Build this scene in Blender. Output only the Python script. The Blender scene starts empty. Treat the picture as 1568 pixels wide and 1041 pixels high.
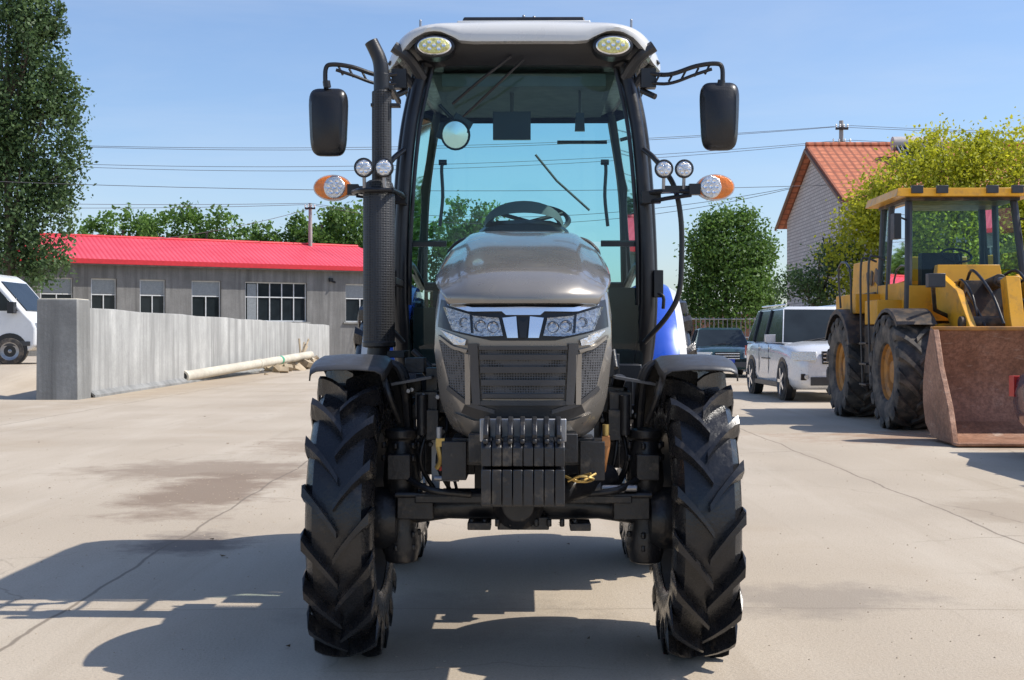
import bpy, bmesh, math, random
import numpy as np
from mathutils import Vector, Matrix
random.seed(7)
scene=bpy.context.scene
scene.view_settings.view_transform='Standard'
scene.view_settings.look='None'
scene.view_settings.exposure=0
rad=math.radians

# ------------------------------------------------------------------ materials
def newmat(name):
    m=bpy.data.materials.new(name); m.use_nodes=True
    nt=m.node_tree; b=nt.nodes['Principled BSDF']
    return m,nt,b
def N(nt,t,**kw):
    n=nt.nodes.new(t)
    for k,v in kw.items(): setattr(n,k,v)
    return n
def ramp(nt,fac,stops):
    r=N(nt,'ShaderNodeValToRGB'); e=r.color_ramp.elements
    while len(e)<len(stops): e.new(0.5)
    for i,(p,c) in enumerate(stops):
        e[i].position=p; e[i].color=(c[0],c[1],c[2],1) if hasattr(c,'__len__') else (c,c,c,1)
    nt.links.new(fac,r.inputs[0]); return r.outputs[0]
def noise(nt,vec,scale,detail=4,rough=.55,dist=0):
    n=N(nt,'ShaderNodeTexNoise'); n.inputs['Scale'].default_value=scale; n.inputs['Detail'].default_value=detail
    n.inputs['Roughness'].default_value=rough; n.inputs['Distortion'].default_value=dist
    nt.links.new(vec,n.inputs['Vector']); return n.outputs['Fac']
def mixc(nt,fac,a,b,mode='MIX'):
    m=N(nt,'ShaderNodeMix',data_type='RGBA',blend_type=mode)
    for s,v in ((m.inputs['Factor'],fac),(m.inputs[6],a),(m.inputs[7],b)):
        if isinstance(v,bpy.types.NodeSocket): nt.links.new(v,s)
        elif hasattr(v,'__len__'): s.default_value=(v[0],v[1],v[2],1)
        else: s.default_value=v
    return m.outputs[2]
def mat(name,col,rough=.5,metal=0,var=.12,scale=6,bump=0,bscale=60,dirt=None,damt=.3,dscale=3,coat=0,rvar=.08,spec=None):
    m,nt,b=newmat(name); L=nt.links
    tc=N(nt,'ShaderNodeTexCoord').outputs['Object']
    f=noise(nt,tc,scale)
    c=ramp(nt,f,[(.25,[max(0,x*(1-var)) for x in col]),(.75,[min(1,x*(1+var)) for x in col])])
    if dirt:
        d=ramp(nt,noise(nt,tc,dscale,7,.65),[(.62-damt*.5,0),(.85-damt*.4,1)])
        c=mixc(nt,d,c,dirt)
    L.new(c,b.inputs['Base Color'])
    rr=ramp(nt,noise(nt,tc,scale*2.3),[(.3,max(0,rough-rvar)),(.7,min(1,rough+rvar))]); L.new(rr,b.inputs['Roughness'])
    b.inputs['Metallic'].default_value=metal
    if spec is not None: b.inputs['Specular IOR Level'].default_value=spec
    if coat: b.inputs['Coat Weight'].default_value=coat; b.inputs['Coat Roughness'].default_value=.06
    if bump:
        bn=N(nt,'ShaderNodeBump'); bn.inputs['Strength'].default_value=bump; bn.inputs['Distance'].default_value=.01
        L.new(noise(nt,tc,bscale,5),bn.inputs['Height']); L.new(bn.outputs[0],b.inputs['Normal'])
    return m
def perf(name,scale,c1,c2,rough=.5):
    m,nt,b=newmat(name)
    tc=N(nt,'ShaderNodeTexCoord').outputs['Object']
    v=N(nt,'ShaderNodeTexVoronoi'); v.inputs['Scale'].default_value=scale; v.inputs['Randomness'].default_value=.15
    nt.links.new(tc,v.inputs['Vector'])
    c=ramp(nt,v.outputs['Distance'],[(.30,c1),(.42,c2)])
    nt.links.new(c,b.inputs['Base Color']); b.inputs['Roughness'].default_value=rough
    bn=N(nt,'ShaderNodeBump'); bn.inputs['Strength'].default_value=.6; bn.inputs['Distance'].default_value=.004
    nt.links.new(v.outputs['Distance'],bn.inputs['Height']); nt.links.new(bn.outputs[0],b.inputs['Normal'])
    return m
def glass(name,tint,gl=.9,ior=1.5):
    m=bpy.data.materials.new(name); m.use_nodes=True; nt=m.node_tree; nt.nodes.clear()
    o=N(nt,'ShaderNodeOutputMaterial'); t=N(nt,'ShaderNodeBsdfTransparent'); t.inputs[0].default_value=(*tint,1)
    g=N(nt,'ShaderNodeBsdfGlossy'); g.inputs['Roughness'].default_value=.02; g.inputs[0].default_value=(gl,gl,gl,1)
    fr=N(nt,'ShaderNodeFresnel'); fr.inputs[0].default_value=ior
    mx=N(nt,'ShaderNodeMixShader')
    nt.links.new(fr.outputs[0],mx.inputs[0]); nt.links.new(t.outputs[0],mx.inputs[1]); nt.links.new(g.outputs[0],mx.inputs[2]); nt.links.new(mx.outputs[0],o.inputs[0])
    return m

M={}
M['gun']=mat('gunmetal_paint',(.25,.228,.20),.29,.40,.05,3,coat=.8,dirt=(.33,.29,.23),damt=.03,dscale=9)
M['dgrey']=mat('dark_grey_plastic',(.05,.05,.053),.40,0,.12,10,bump=.1,bscale=200)
M['black']=mat('black_plastic',(.015,.015,.017),.36,0,.2,8,bump=.08,bscale=150)
M['blkmetal']=mat('black_chassis_paint',(.019,.019,.021),.36,0,.35,9,bump=.2,bscale=60,dirt=(.16,.13,.095),damt=.12,dscale=14)
M['rub']=mat('tyre_rubber',(.016,.016,.018),.26,0,.3,14,bump=.15,bscale=90,dirt=(.11,.09,.07),damt=.06,dscale=9,rvar=.12)
M['rubold']=mat('dusty_rubber',(.045,.042,.04),.75,0,.3,6,bump=.2,bscale=60,dirt=(.2,.16,.12),damt=.35,dscale=5)
M['rim']=mat('rim_grey',(.10,.10,.105),.4,.2,.1,6)
M['silver']=mat('silver_roof_paint',(.68,.67,.64),.28,.05,.04,3,coat=.5)
M['chrome']=mat('chrome',(.92,.93,.95),.22,.85,.03,5,rvar=.04)
M['lens']=mat('lamp_reflector',(.72,.73,.74),.20,.75,.25,60,bump=.8,bscale=55)
M['lensclr']=glass('clear_lens',(.92,.93,.95))
M['orange']=mat('amber_lens',(.85,.22,.02),.18,0,.15,50,bump=.4,bscale=90,coat=.7)
M['led']=mat('yellow_led',(.78,.70,.28),.25,.1,.4,70,bump=.6,bscale=80)
M['glass']=glass('cab_tinted_glass',(.70,.92,.91),.95,1.42)
M['winglass']=mat('window_glass_dark',(.018,.024,.028),.12,0,.3,2,rvar=.02,spec=.28)
M['blue']=mat('blue_fender_paint',(.02,.09,.55),.28,.1,.05,4,coat=.6)
M['perf']=perf('perforated_black',90,(.002,.002,.002),(.032,.032,.034))
M['mesh']=perf('honeycomb_mesh',110,(.002,.002,.002),(.085,.085,.09))
M['brass']=mat('yellow_plated_brass',(.5,.35,.12),.35,.7,.2,20)
M['copper']=mat('orange_coupling',(.5,.22,.08),.4,.4,.2,20)
M['redp']=mat('red_plastic',(.5,.03,.02),.4)
M['steel']=mat('bare_steel',(.35,.35,.36),.4,.8,.2,14)
M['seat']=mat('seat_vinyl',(.02,.02,.022),.6,0,.2,6)
M['cream']=mat('headliner_grey',(.10,.115,.115),.7)
M['whitep']=mat('white_plastic',(.7,.7,.68),.4)
M['yel']=mat('loader_yellow_paint',(.78,.38,.022),.38,0,.14,2.5,dirt=(.22,.13,.06),damt=.18,dscale=3.4,bump=.1)
M['yeld']=mat('loader_orange_rim',(.50,.22,.045),.6,0,.25,5,dirt=(.18,.11,.07),damt=.28,dscale=6)
m,nt,b=newmat('rusty_bucket_steel'); tc=N(nt,'ShaderNodeTexCoord').outputs['Object']
c=ramp(nt,noise(nt,tc,1.4,8,.7,.6),[(.3,(.17,.085,.05)),(.46,(.34,.17,.10)),(.6,(.46,.25,.16)),(.78,(.58,.42,.31))])
c=mixc(nt,ramp(nt,noise(nt,tc,22,5,.75),[(.4,.6),(.6,0)]),c,(.14,.07,.045))
mp=N(nt,'ShaderNodeMapping'); mp.inputs['Scale'].default_value=(1.2,1,7); nt.links.new(tc,mp.inputs[0])
c=mixc(nt,ramp(nt,noise(nt,mp.outputs[0],2.5,6,.7),[(.6,0),(.72,.6)]),c,(.60,.48,.38))
nt.links.new(c,b.inputs['Base Color']); b.inputs['Roughness'].default_value=.62; b.inputs['Metallic'].default_value=.1
bn=N(nt,'ShaderNodeBump'); bn.inputs['Strength'].default_value=.6; bn.inputs['Distance'].default_value=.02; nt.links.new(noise(nt,tc,9,6,.7),bn.inputs['Height']); nt.links.new(bn.outputs[0],b.inputs['Normal'])
M['rust']=m
M['greas']=mat('greasy_steel',(.035,.03,.027),.5,.2,.4,4,dirt=(.2,.13,.07),damt=.3,dscale=5)

# ------------------------------------------------------------------ geometry helper
def cat(pts,n=6):
    pts=[Vector(p) for p in pts]
    if len(pts)<3: return pts
    out=[]
    P=[pts[0]*2-pts[1]]+pts+[pts[-1]*2-pts[-2]]
    for i in range(1,len(P)-2):
        a,b,c,d=P[i-1],P[i],P[i+1],P[i+2]
        for k in range(n):
            t=k/n
            out.append(.5*((2*b)+(c-a)*t+(2*a-5*b+4*c-d)*t*t+(3*b-a-3*c+d)*t**3))
    out.append(pts[-1]); return out
class Part:
    def __init__(s,name): s.name=name; s.bm=bmesh.new(); s.mats=[]
    def mi(s,m):
        if isinstance(m,str): m=M[m]
        if m not in s.mats: s.mats.append(m)
        return s.mats.index(m)
    def face(s,vs,i):
        try:
            f=s.bm.faces.new(vs); f.material_index=i; return f
        except ValueError: return None
    def poly(s,pts,m):
        i=s.mi(m); return s.face([s.bm.verts.new(p) for p in pts],i)
    def box(s,c,sz,m,rot=(0,0,0),top=(1,1)):
        i=s.mi(m); R=Matrix.Rotation(rot[2],3,'Z')@Matrix.Rotation(rot[1],3,'Y')@Matrix.Rotation(rot[0],3,'X')
        vs=[]
        for z in (-1,1):
            for x,y in ((-1,-1),(1,-1),(1,1),(-1,1)):
                k=top if z>0 else (1,1)
                vs.append(s.bm.verts.new(Vector(c)+R@Vector((x*sz[0]/2*k[0],y*sz[1]/2*k[1],z*sz[2]/2))))
        for f in ((3,2,1,0),(4,5,6,7),(0,1,5,4),(1,2,6,5),(2,3,7,6),(3,0,4,7)): s.face([vs[j] for j in f],i)
    def loft(s,rings,m,closed=True,caps=True):
        i=s.mi(m); R=[[s.bm.verts.new(p) for p in r] for r in rings]
        n=len(R[0])
        for a in range(len(R)-1):
            for j in range(n if closed else n-1):
                k=(j+1)%n
                s.face([R[a][j],R[a][k],R[a+1][k],R[a+1][j]],i)
        if caps and closed:
            s.face(list(reversed(R[0])),i); s.face(R[-1],i)
        return R
    def tube(s,pts,r,m,seg=10,smooth=0,caps=True):
        pts=[Vector(p) for p in pts]
        if smooth: pts=cat(pts,smooth)
        n=len(pts)
        rs=r if hasattr(r,'__len__') else [r]*n
        if len(rs)!=n: rs=list(np.interp(np.linspace(0,1,n),np.linspace(0,1,len(rs)),rs))
        t0=(pts[1]-pts[0]).normalized()
        up=Vector((0,0,1)) if abs(t0.z)<.9 else Vector((1,0,0))
        u=t0.cross(up).normalized(); rings=[]
        for k in range(n):
            a=pts[max(0,k-1)]; b=pts[min(n-1,k+1)]; t=(b-a).normalized()
            u=(u-t*u.dot(t)).normalized(); v=t.cross(u)
            rings.append([pts[k]+(u*math.cos(q)+v*math.sin(q))*rs[k] for q in [2*math.pi*j/seg for j in range(seg)]])
        s.loft(rings,m,True,caps)
    def cyl(s,a,b,r,m,r2=None,seg=20): s.tube([a,b],[r,r if r2 is None else r2],m,seg)
    def rev(s,prof,o,ax,m,seg=40,closed=False):
        ax=Vector(ax).normalized(); up=Vector((0,0,1)) if abs(ax.z)<.9 else Vector((1,0,0))
        u=ax.cross(up).normalized(); v=ax.cross(u); o=Vector(o)
        rings=[]
        for r,t in prof:
            rings.append([o+ax*t+(u*math.cos(q)+v*math.sin(q))*max(r,1e-4) for q in [2*math.pi*j/seg for j in range(seg)]])
        s.loft(rings,m,True,False)
    def prism(s,poly,fn,a,b,m):
        i=s.mi(m)
        A=[s.bm.verts.new(fn(p,q,a)) for p,q in poly]; B=[s.bm.verts.new(fn(p,q,b)) for p,q in poly]
        n=len(poly)
        for j in range(n): s.face([A[j],A[(j+1)%n],B[(j+1)%n],B[j]],i)
        s.face(list(reversed(A)),i); s.face(B,i)
    def grid(s,rows,m):
        return s.loft(rows,m,False,False)
    def done(s,parent=None,bevel=0,seg=2,ang=38,smooth=True,solid=0,sub=0):
        bm=s.bm
        bmesh.ops.recalc_face_normals(bm,faces=bm.faces)
        me=bpy.data.meshes.new(s.name); bm.to_mesh(me); bm.free()
        for m in s.mats: me.materials.append(m)
        if smooth:
            me.polygons.foreach_set('use_smooth',[True]*len(me.polygons))
            try: me.set_sharp_from_angle(angle=rad(ang))
            except Exception: pass
        o=bpy.data.objects.new(s.name,me); scene.collection.objects.link(o)
        if parent: o.parent=parent
        if solid:
            md=o.modifiers.new('s','SOLIDIFY'); md.thickness=solid; md.offset=0
        if bevel:
            md=o.modifiers.new('b','BEVEL'); md.width=bevel; md.segments=seg; md.limit_method='ANGLE'; md.angle_limit=rad(40)
        if sub:
            md=o.modifiers.new('ss','SUBSURF'); md.levels=sub; md.render_levels=sub
        return o
def empty(name,loc=(0,0,0),yaw=0):
    e=bpy.data.objects.new(name,None); scene.collection.objects.link(e); e.location=loc; e.rotation_euler=(0,0,yaw); e.empty_display_size=.3
    return e
def tyre(P,c,R,W,rimR,nl,m,lh=.035,lw=.04,sw=.52):
    cx,cy,cz=c; Rb=R-lh
    h=W/2
    prof=[(rimR,-h*.78),(rimR+.02,-h*.9),(rimR+.4*(Rb-rimR),-h*1.0),(rimR+.75*(Rb-rimR),-h*.98),(Rb-.03,-h*.90),(Rb-.006,-h*.72),(Rb,-h*.35),(Rb+.002,0)]
    prof=prof+[(r,-t) for r,t in reversed(prof[:-1])]
    P.rev(prof,c,(1,0,0),m,64)
    dth=W*sw/R
    for side in (-1,1):
        for k in range(nl):
            th0=2*math.pi*(k+(.5 if side>0 else 0))/nl
            rings=[]
            for t,rt,wk in ((-.06,R-.004,.85),(.2,R,.9),(.5,R,1.0),(.8,R-.004,1.2),(.98,R-.012,1.5),(1.06,Rb-.02,1.6),(1.07,Rb-.075,1.3)):
                x=side*h*t*1.0; th=th0+dth*(t**.85 if t>0 else t)
                hw=lw*wk/2/R
                rb=min(Rb-.02,rt-.03)
                q=[]
                for dt,r in ((-1.4,rb),(-.8,rt),(.8,rt),(1.4,rb)):
                    a=th+dt*hw
                    q.append(Vector((cx+x,cy-math.cos(a)*r,cz+math.sin(a)*r)))
                if t>1.05:
                    q=[Vector((cx+side*h*(1.0 if dt in(0,3) else 1.06),v.y,v.z)) for dt,v in enumerate(q)]
                rings.append(q)
            P.loft(rings,m,True,True)

# ------------------------------------------------------------------ TRACTOR
T=empty('tractor',(0.045,5.0,0),rad(-.6))
WX=.668
for sx,nm in ((-1,'front_wheel_l'),(1,'front_wheel_r')):
    P=Part(nm); c=(sx*WX,0,.557)
    tyre(P,c,.565,.245,.31,18,'rub',.052,.034,.62)
    P.rev([(.31,-.10),(.30,-.08),(.28,-.02*sx),(.28,.0),(.30,.08),(.31,.10)],c,(1,0,0),'rim',40)
    P.rev([(.295,.02*sx),(.2,.0),(.16,-.03*sx),(.09,-.03*sx),(.09,.05*sx),(.001,.05*sx)],c,(1,0,0),'rim',40)
    P.rev([(.315,-.104),(.322,-.097),(.31,-.09)],c,(1,0,0),'steel',40)
    P.rev([(.315,.104),(.322,.097),(.31,.09)],c,(1,0,0),'steel',40)
    for k in range(8):
        a=k*math.pi/4; P.cyl((c[0]-sx*.05,math.cos(a)*.13,c[2]+math.sin(a)*.13),(c[0]+sx*.02,math.cos(a)*.13,c[2]+math.sin(a)*.13),.012,'steel',seg=6)
    P.done(T)
for sx,nm in ((-1,'rear_wheel_l'),(1,'rear_wheel_r')):
    P=Part(nm); c=(sx*.735,2.15,.735)
    tyre(P,c,.74,.33,.42,20,'rub',.045,.045)
    P.rev([(.42,-.14),(.40,-.1),(.38,0),(.40,.1),(.42,.14)],c,(1,0,0),'rim',40)
    P.rev([(.40,.04*sx),(.25,.0),(.12,-.05*sx),(.001,-.05*sx)],c,(1,0,0),'rim',40)
    P.done(T)
# front fenders
for sx,nm in ((-1,'front_fender_l'),(1,'front_fender_r')):
    P=Part(nm); rows=[]
    for k in range(22):
        a=rad(64+k*4.9); r=.612+.012*max(0,(2-k)/2)
        row=[]
        for t,dr in ((-1.0,-.038),(-.97,-.010),(-.8,.004),(-.3,.010),(.3,.010),(.8,.004),(.97,-.010),(1.0,-.038)):
            w=.148
            e=[.93,.98][k] if k<2 else ([.96,.88,.72][k-19] if k>18 else 1)
            x=sx*.668+t*w*e
            row.append((x,-math.cos(a)*(r+dr),.555+math.sin(a)*(r+dr)))
        rows.append(row)
    P.grid(rows,'dgrey')
    P.done(T,solid=.006)
    P=Part('front_fender_bracket'+nm[-2:])
    P.tube([(sx*.46,.02,.86),(sx*.48,.0,1.08),(sx*.54,.0,1.15),(sx*.7,.0,1.158)],.016,'blkmetal',8,4)
    P.tube([(sx*.46,.12,.86),(sx*.48,.14,1.08),(sx*.54,.14,1.14),(sx*.7,.14,1.142)],.016,'blkmetal',8,4)
    P.box((sx*.44,.05,1.075),(.16,.20,.01),'rim',(0,sx*rad(10),0))
    P.tube([(sx*.545,-.16,1.12),(sx*.51,-.2,1.02),(sx*.48,-.12,.92)],.012,'blkmetal',8,4)
    P.done(T)
# front axle
P=Part('front_axle')
P.tube([(-.49,0,.56),(-.3,0,.575),(-.15,0,.585),(.15,0,.585),(.3,0,.575),(.49,0,.56)],[.06,.048,.062,.062,.048,.06],'blkmetal',16)
P.rev([(.03,-.12),(.07,-.12),(.085,-.1),(.10,0),(.10,.12),(.06,.17),(.0,.17)],(-.02,0,.60),(0,-1,0),'blkmetal',24)
P.cyl((-.5,-.12,.635),(.5,-.12,.635),.012,'blkmetal')
P.box((0,-.11,.62),(.84,.05,.03),'blkmetal')
P.cyl((-.33,.16,.60),(.33,.16,.60),.028,'blkmetal'); P.cyl((.06,-.14,.665),(.30,-.14,.665),.03,'dgrey'); P.cyl((.30,-.14,.665),(.44,-.14,.665),.013,'steel')
for sx in (-1,1):
    P.rev([(.03,-.25),(.062,-.24),(.078,-.18),(.062,-.1),(.06,.0),(.072,.08),(.065,.18),(.052,.24),(.065,.25),(.065,.28),(.02,.29)],(sx*.485,.0,.60),(0,0,1),'blkmetal',20)
    P.rev([(.03,-.07),(.11,-.06),(.125,-.02),(.12,.06),(.10,.09)],(sx*.555,0,.53),(sx,0,0),'blkmetal',28)
    P.box((sx*.485,-.07,.74),(.09,.06,.1),'blkmetal'); P.box((sx*.46,.10,.62),(.12,.2,.05),'blkmetal')
    P.box((sx*.42,-.07,.585),(.14,.10,.09),'blkmetal')
    for dz in (.42,.47,.77,.82):
        for k in range(6):
            a=k*math.pi/3+.3; P.cyl((sx*.485+math.cos(a)*.070,math.sin(a)*.070,dz-.012),(sx*.485+math.cos(a)*.070,math.sin(a)*.070,dz+.012),.011,'blkmetal',seg=6)
    P.tube([(sx*.46,-.07,.70),(sx*.36,-.16,.66),(sx*.2,-.15,.64)],.014,'blkmetal',8,4)
for k in range(9): P.cyl((-.2+.05*k,-.13,.515),(-.2+.05*k,-.13,.545),.011,'blkmetal',seg=6)
P.box((-.17,-.1,.52),(.09,.12,.03),'blkmetal'); P.box((.22,-.1,.517),(.08,.12,.03),'blkmetal'); P.box((0,-.05,.525),(.20,.14,.05),'blkmetal')
P.done(T,bevel=.004)
# chassis / engine
P=Part('engine_and_chassis')
P.box((0,.35,.80),(.30,1.7,.22),'blkmetal'); P.box((0,1.4,.72),(.44,1.5,.34),'blkmetal')
P.box((0,.4,1.08),(.46,1.1,.40),'blkmetal'); P.box((0,-.3,.83),(.52,.22,.10),'blkmetal')
P.box((0,-.5,.86),(.38,.22,.10),'blkmetal'); P.box((0,-.42,.70),(.30,.16,.12),'blkmetal')
P.box((-.25,-.36,.80),(.09,.18,.14),'blkmetal'); P.box((.25,-.36,.80),(.09,.18,.14),'blkmetal')
P.cyl((-.57,2.15,.735),(.57,2.15,.735),.12,'blkmetal'); P.box((0,2.1,.78),(.5,.7,.5),'blkmetal')
P.cyl((.22,.5,.66),(.22,1.5,.60),.05,'blkmetal'); P.box((-.33,.9,.74),(.22,.5,.22),'blkmetal'); P.box((.33,.9,.76),(.2,.5,.2),'blkmetal')
P.cyl((.34,-.05,.70),(.12,-.25,.66),.05,'blkmetal')
rr=random.Random(3)
for k in range(70):
    sx=rr.choice((-1,1)); x=sx*rr.uniform(.2,.46); z=rr.uniform(.84,1.14); y=rr.uniform(.08,.6)
    if rr.random()<.6: P.box((x,y,z),(rr.uniform(.03,.1),rr.uniform(.05,.12),rr.uniform(.03,.12)),'blkmetal' if rr.random()<.9 else 'dgrey')
    else: P.cyl((x,y,z),(x+rr.uniform(-.08,.08),y+rr.uniform(-.05,.05),z+rr.uniform(-.1,.1)),rr.uniform(.012,.03),'blkmetal' if rr.random()<.92 else 'steel',seg=10)
for k in range(8):
    sx=1 if k%2 else -1; x=sx*rr.uniform(.30,.40)
    P.tube([(x,.12,1.0),(x+rr.uniform(-.03,.03),rr.uniform(.0,.06),.88),(x+rr.uniform(-.04,.04),.0,.75),(x*rr.uniform(.85,1.05),.04,.62)],rr.uniform(.006,.010),'black',8,5)
for k in range(20):
    sx=rr.choice((-1,1)); x=sx*rr.uniform(.30,.46); z=rr.uniform(.80,1.05); y=rr.uniform(.0,.08)
    P.cyl((x,y,z),(x,y-.02,z),.011,'steel' if k%4==0 else 'blkmetal',seg=6)
for sx in (-1,1):
    P.box((sx*.385,.05,.98),(.09,.12,.10),'blkmetal'); P.box((sx*.36,.0,.90),(.05,.06,.12),'blkmetal'); P.cyl((sx*.40,-.02,.86),(sx*.40,-.02,1.02),.022,'blkmetal')
P.done(T,bevel=.006)
P=Part('hydraulic_fittings')
P.tube([(-.305,-.40,.90),(-.31,-.42,.86),(-.30,-.42,.80),(-.315,-.4,.77)],.010,'brass',8,4)
P.tube([(.30,-.40,.90),(.305,-.42,.86),(.295,-.42,.80),(.29,-.4,.76)],.012,'copper',8,4)
P.box((-.30,-.42,.865),(.03,.03,.03),'brass'); P.box((.30,-.42,.87),(.028,.03,.035),'copper'); P.cyl((.3,-.42,.89),(.3,-.42,.93),.012,'brass'); P.cyl((-.305,-.42,.88),(-.305,-.42,.92),.012,'steel')
P.cyl((-.33,-.3,.72),(-.24,-.32,.72),.01,'steel'); P.box((-.30,-.35,.775),(.02,.02,.04),'redp')
P.tube([(.16,-.52,.735),(.20,-.54,.755),(.25,-.53,.745),(.22,-.5,.73),(.18,-.5,.74),(.24,-.54,.765)],.0045,'brass',6,5)
P.tube([(.15,-.5,.75),(.2,-.53,.735),(.26,-.5,.76)],.005,'brass',6,5)
P.box((-.355,.1,.74),(.03,.05,.22),'whitep'); P.box((.25,-.2,.84),(.035,.05,.12),'whitep')
P.done(T,bevel=.003)
# front weights
P=Part('front_weights')
yz=lambda p,q,x:(x,p,q)
n=8
for k in range(n):
    x0=-.137+k*.0343
    P.prism([(-.90,.698),(-.905,.70),(-.905,.816),(-.60,.816),(-.60,.698)],yz,x0+.0012,x0+.0331,'blkmetal')
    P.prism([(-.898,.826),(-.898,.888),(-.88,.905),(-.60,.905),(-.60,.826)],yz,x0+.001,x0+.0333,'blkmetal')
for k in range(7):
    x0=-.130+k*.040
    pr=[(-.885,.900),(-.892,.93),(-.875,.958),(-.83,.975),(-.74,.98),(-.64,.965),(-.62,.90),(-.66,.90),(-.69,.935),(-.75,.952),(-.82,.945),(-.85,.925),(-.855,.90)]
    P.prism(pr,yz,x0,x0+.017,'blkmetal')
    P.cyl((x0+.0085,-.893,.90),(x0+.0085,-.893,.915),.009,'blkmetal',seg=8)
P.box((0,-.63,.925),(.3,.03,.08),'steel')
P.done(T,bevel=.004)
# hood nose
def Wf(z): return float(np.interp(z,[.868,.885,.91,.95,1.0,1.05,1.2,1.30,1.36,1.40],[.19,.225,.255,.278,.298,.308,.322,.318,.306,.288]))
def fy(x,z):
    w=Wf(z); t=min(1,abs(x)/w)
    return -.60+.035*t*t+.13*t**5+float(np.interp(z,[.868,.90,.96,1.1,1.25,1.36,1.40],[.10,.05,.02,.015,.0,.02,.05]))
P=Part('hood_nose')
zs=[.868,.878,.89,.91,.94,.98,1.03,1.09,1.15,1.2,1.25,1.3,1.34,1.37,1.40]
ts=[math.sin(rad(a))/math.sin(rad(84)) for a in np.linspace(-84,84,33)]
rows=[]
def zbt(y): return float(np.interp(y,[-.5,0,.75],[.868,1.0,1.10])), float(np.interp(y,[-.5,-.3,0,.3,.75],[1.40,1.445,1.50,1.55,1.625]))
def wside(y): return float(np.interp(y,[-.45,-.3,0,.3,.75],[.318,.328,.338,.343,.348]))
for z in zs:
    row=[]
    f=(z-.868)/(.532)
    backs=[.75,.4,.1,-.2,-.35]
    for y in backs:
        zb_,zt_=zbt(y); zz=zb_+f*(zt_-zb_); xx=min(wside(y),wside(y)*Wf(z)/.322*1.02 if y<-.1 else wside(y)*(.93+.07*min(1,Wf(z)/.322)))
        row.append((-xx,y,zz))
    for t in ts:
        x=t*Wf(z); row.append((x,fy(x,z),z))
    for y in reversed(backs):
        r=row[backs.index(y)]; row.append((-r[0],r[1],r[2]))
    rows.append(row)
P.grid(rows,'gun'); P.done(T,ang=50)
# hood top
P=Part('hood_top')
ys=[-.600,-.632,-.636,-.622,-.59,-.53,-.45,-.3,-.1,.1,.3,.5,.68,.745,.765,.765]
ws=[.262,.268,.274,.281,.293,.303,.314,.328,.336,.341,.344,.347,.347,.345,.340,.334]
ze=[1.362,1.368,1.382,1.395,1.405,1.418,1.43,1.455,1.488,1.522,1.555,1.585,1.608,1.612,1.60,1.55]
cr=[.0,.0,.004,.012,.03,.045,.055,.068,.08,.09,.096,.10,.102,.10,.10,.08]
rows=[]
for y,w,z,c in zip(ys,ws,ze,cr):
    row=[]; fade=max(0,1-(y+.636)/.55); bk=max(0,min(1,(y+.5)/1.0)); ex_=2.8+2.0*bk
    for k in range(49):
        t=-1+k/24; a=abs(t)
        zz=z+c*(1-a**ex_)
        pl=1/(1+math.exp((a-.70)/.018)); zz+=.012*pl*min(1,max(0,(y+.62)/.12))
        row.append((w*math.copysign(a**.92,t),y+.10*fade*a**2.6,zz))
    rows.append(row)
P.grid(rows,'gun'); P.done(T,ang=50,solid=.006)
P=Part('hood_rear_seal'); 
P.tube([(-.350,.74,1.25),(-.348,.77,1.58),(-.325,.785,1.66),(-.24,.785,1.702),(0,.785,1.71),(.24,.785,1.702),(.325,.785,1.66),(.348,.77,1.58),(.350,.74,1.25)],.009,'black',8,5); P.done(T)
# nose patches
def patch(P,bot,top,m,off=.006,nx=10,nz=4,mirror=True,skirt=.02):
    def pl(pts,t):
        d=[0]
        for a,b in zip(pts,pts[1:]): d.append(d[-1]+math.hypot(b[0]-a[0],b[1]-a[1]))
        tt=t*d[-1]
        return float(np.interp(tt,d,[p[0] for p in pts])),float(np.interp(tt,d,[p[1] for p in pts]))
    for sg in ((1,-1) if mirror else (1,)):
        rows=[]
        for j in range(-1,nz+2):
            jj=min(nz,max(0,j)); row=[]
            for i in range(-1,nx+2):
                ii=min(nx,max(0,i)); b=pl(bot,ii/nx); t=pl(top,ii/nx)
                x=b[0]+(t[0]-b[0])*jj/nz; z=b[1]+(t[1]-b[1])*jj/nz
                y=fy(x,z)-(off if (i==ii and j==jj) else -skirt)
                row.append((sg*x,y,z))
            rows.append(row)
        P.grid(rows,m)
P=Part('front_grille')
patch(P,[(0,1.235),(.11,1.235),(.235,1.262),(.308,1.285)],[(0,1.362),(.15,1.362),(.25,1.372),(.300,1.385)],'black',.004,14,4)
patch(P,[(0,1.03),(.145,1.03)],[(0,1.215),(.155,1.215)],'mesh',.005,8,6)
for z0,h,w in ((1.035,.014,.143),(1.078,.020,.147),(1.122,.022,.150),(1.168,.018,.152),(1.203,.012,.155)):
    patch(P,[(0,z0),(w,z0)],[(0,z0+h),(w,z0+h)],'dgrey',.020,8,2)
patch(P,[(.205,1.03),(.262,1.07)],[(.205,1.185),(.303,1.238)],'mesh',.005,6,6)
patch(P,[(.150,1.01),(.178,1.01)],[(.160,1.225),(.195,1.225)],'dgrey',.016,3,6)
patch(P,[(.186,1.01),(.204,1.01)],[(.186,1.185),(.206,1.19)],'gun',.016,2,6)
patch(P,[(.20,1.193),(.25,1.205),(.306,1.245)],[(.196,1.203),(.25,1.216),(.306,1.256)],'gun',.014,8,2)
patch(P,[(.10,.978),(.20,1.005),(.276,1.06)],[(.10,.992),(.195,1.02),(.268,1.074)],'dgrey',.012,8,2)
patch(P,[(0,.958),(.165,.958),(.22,.98)],[(0,1.008),(.17,1.008),(.205,1.012)],'black',.006,10,2)
patch(P,[(0,1.008),(.11,1.008),(.15,1.008)],[(0,1.024),(.12,1.024),(.15,1.024)],'dgrey',.014,10,2)
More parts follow.
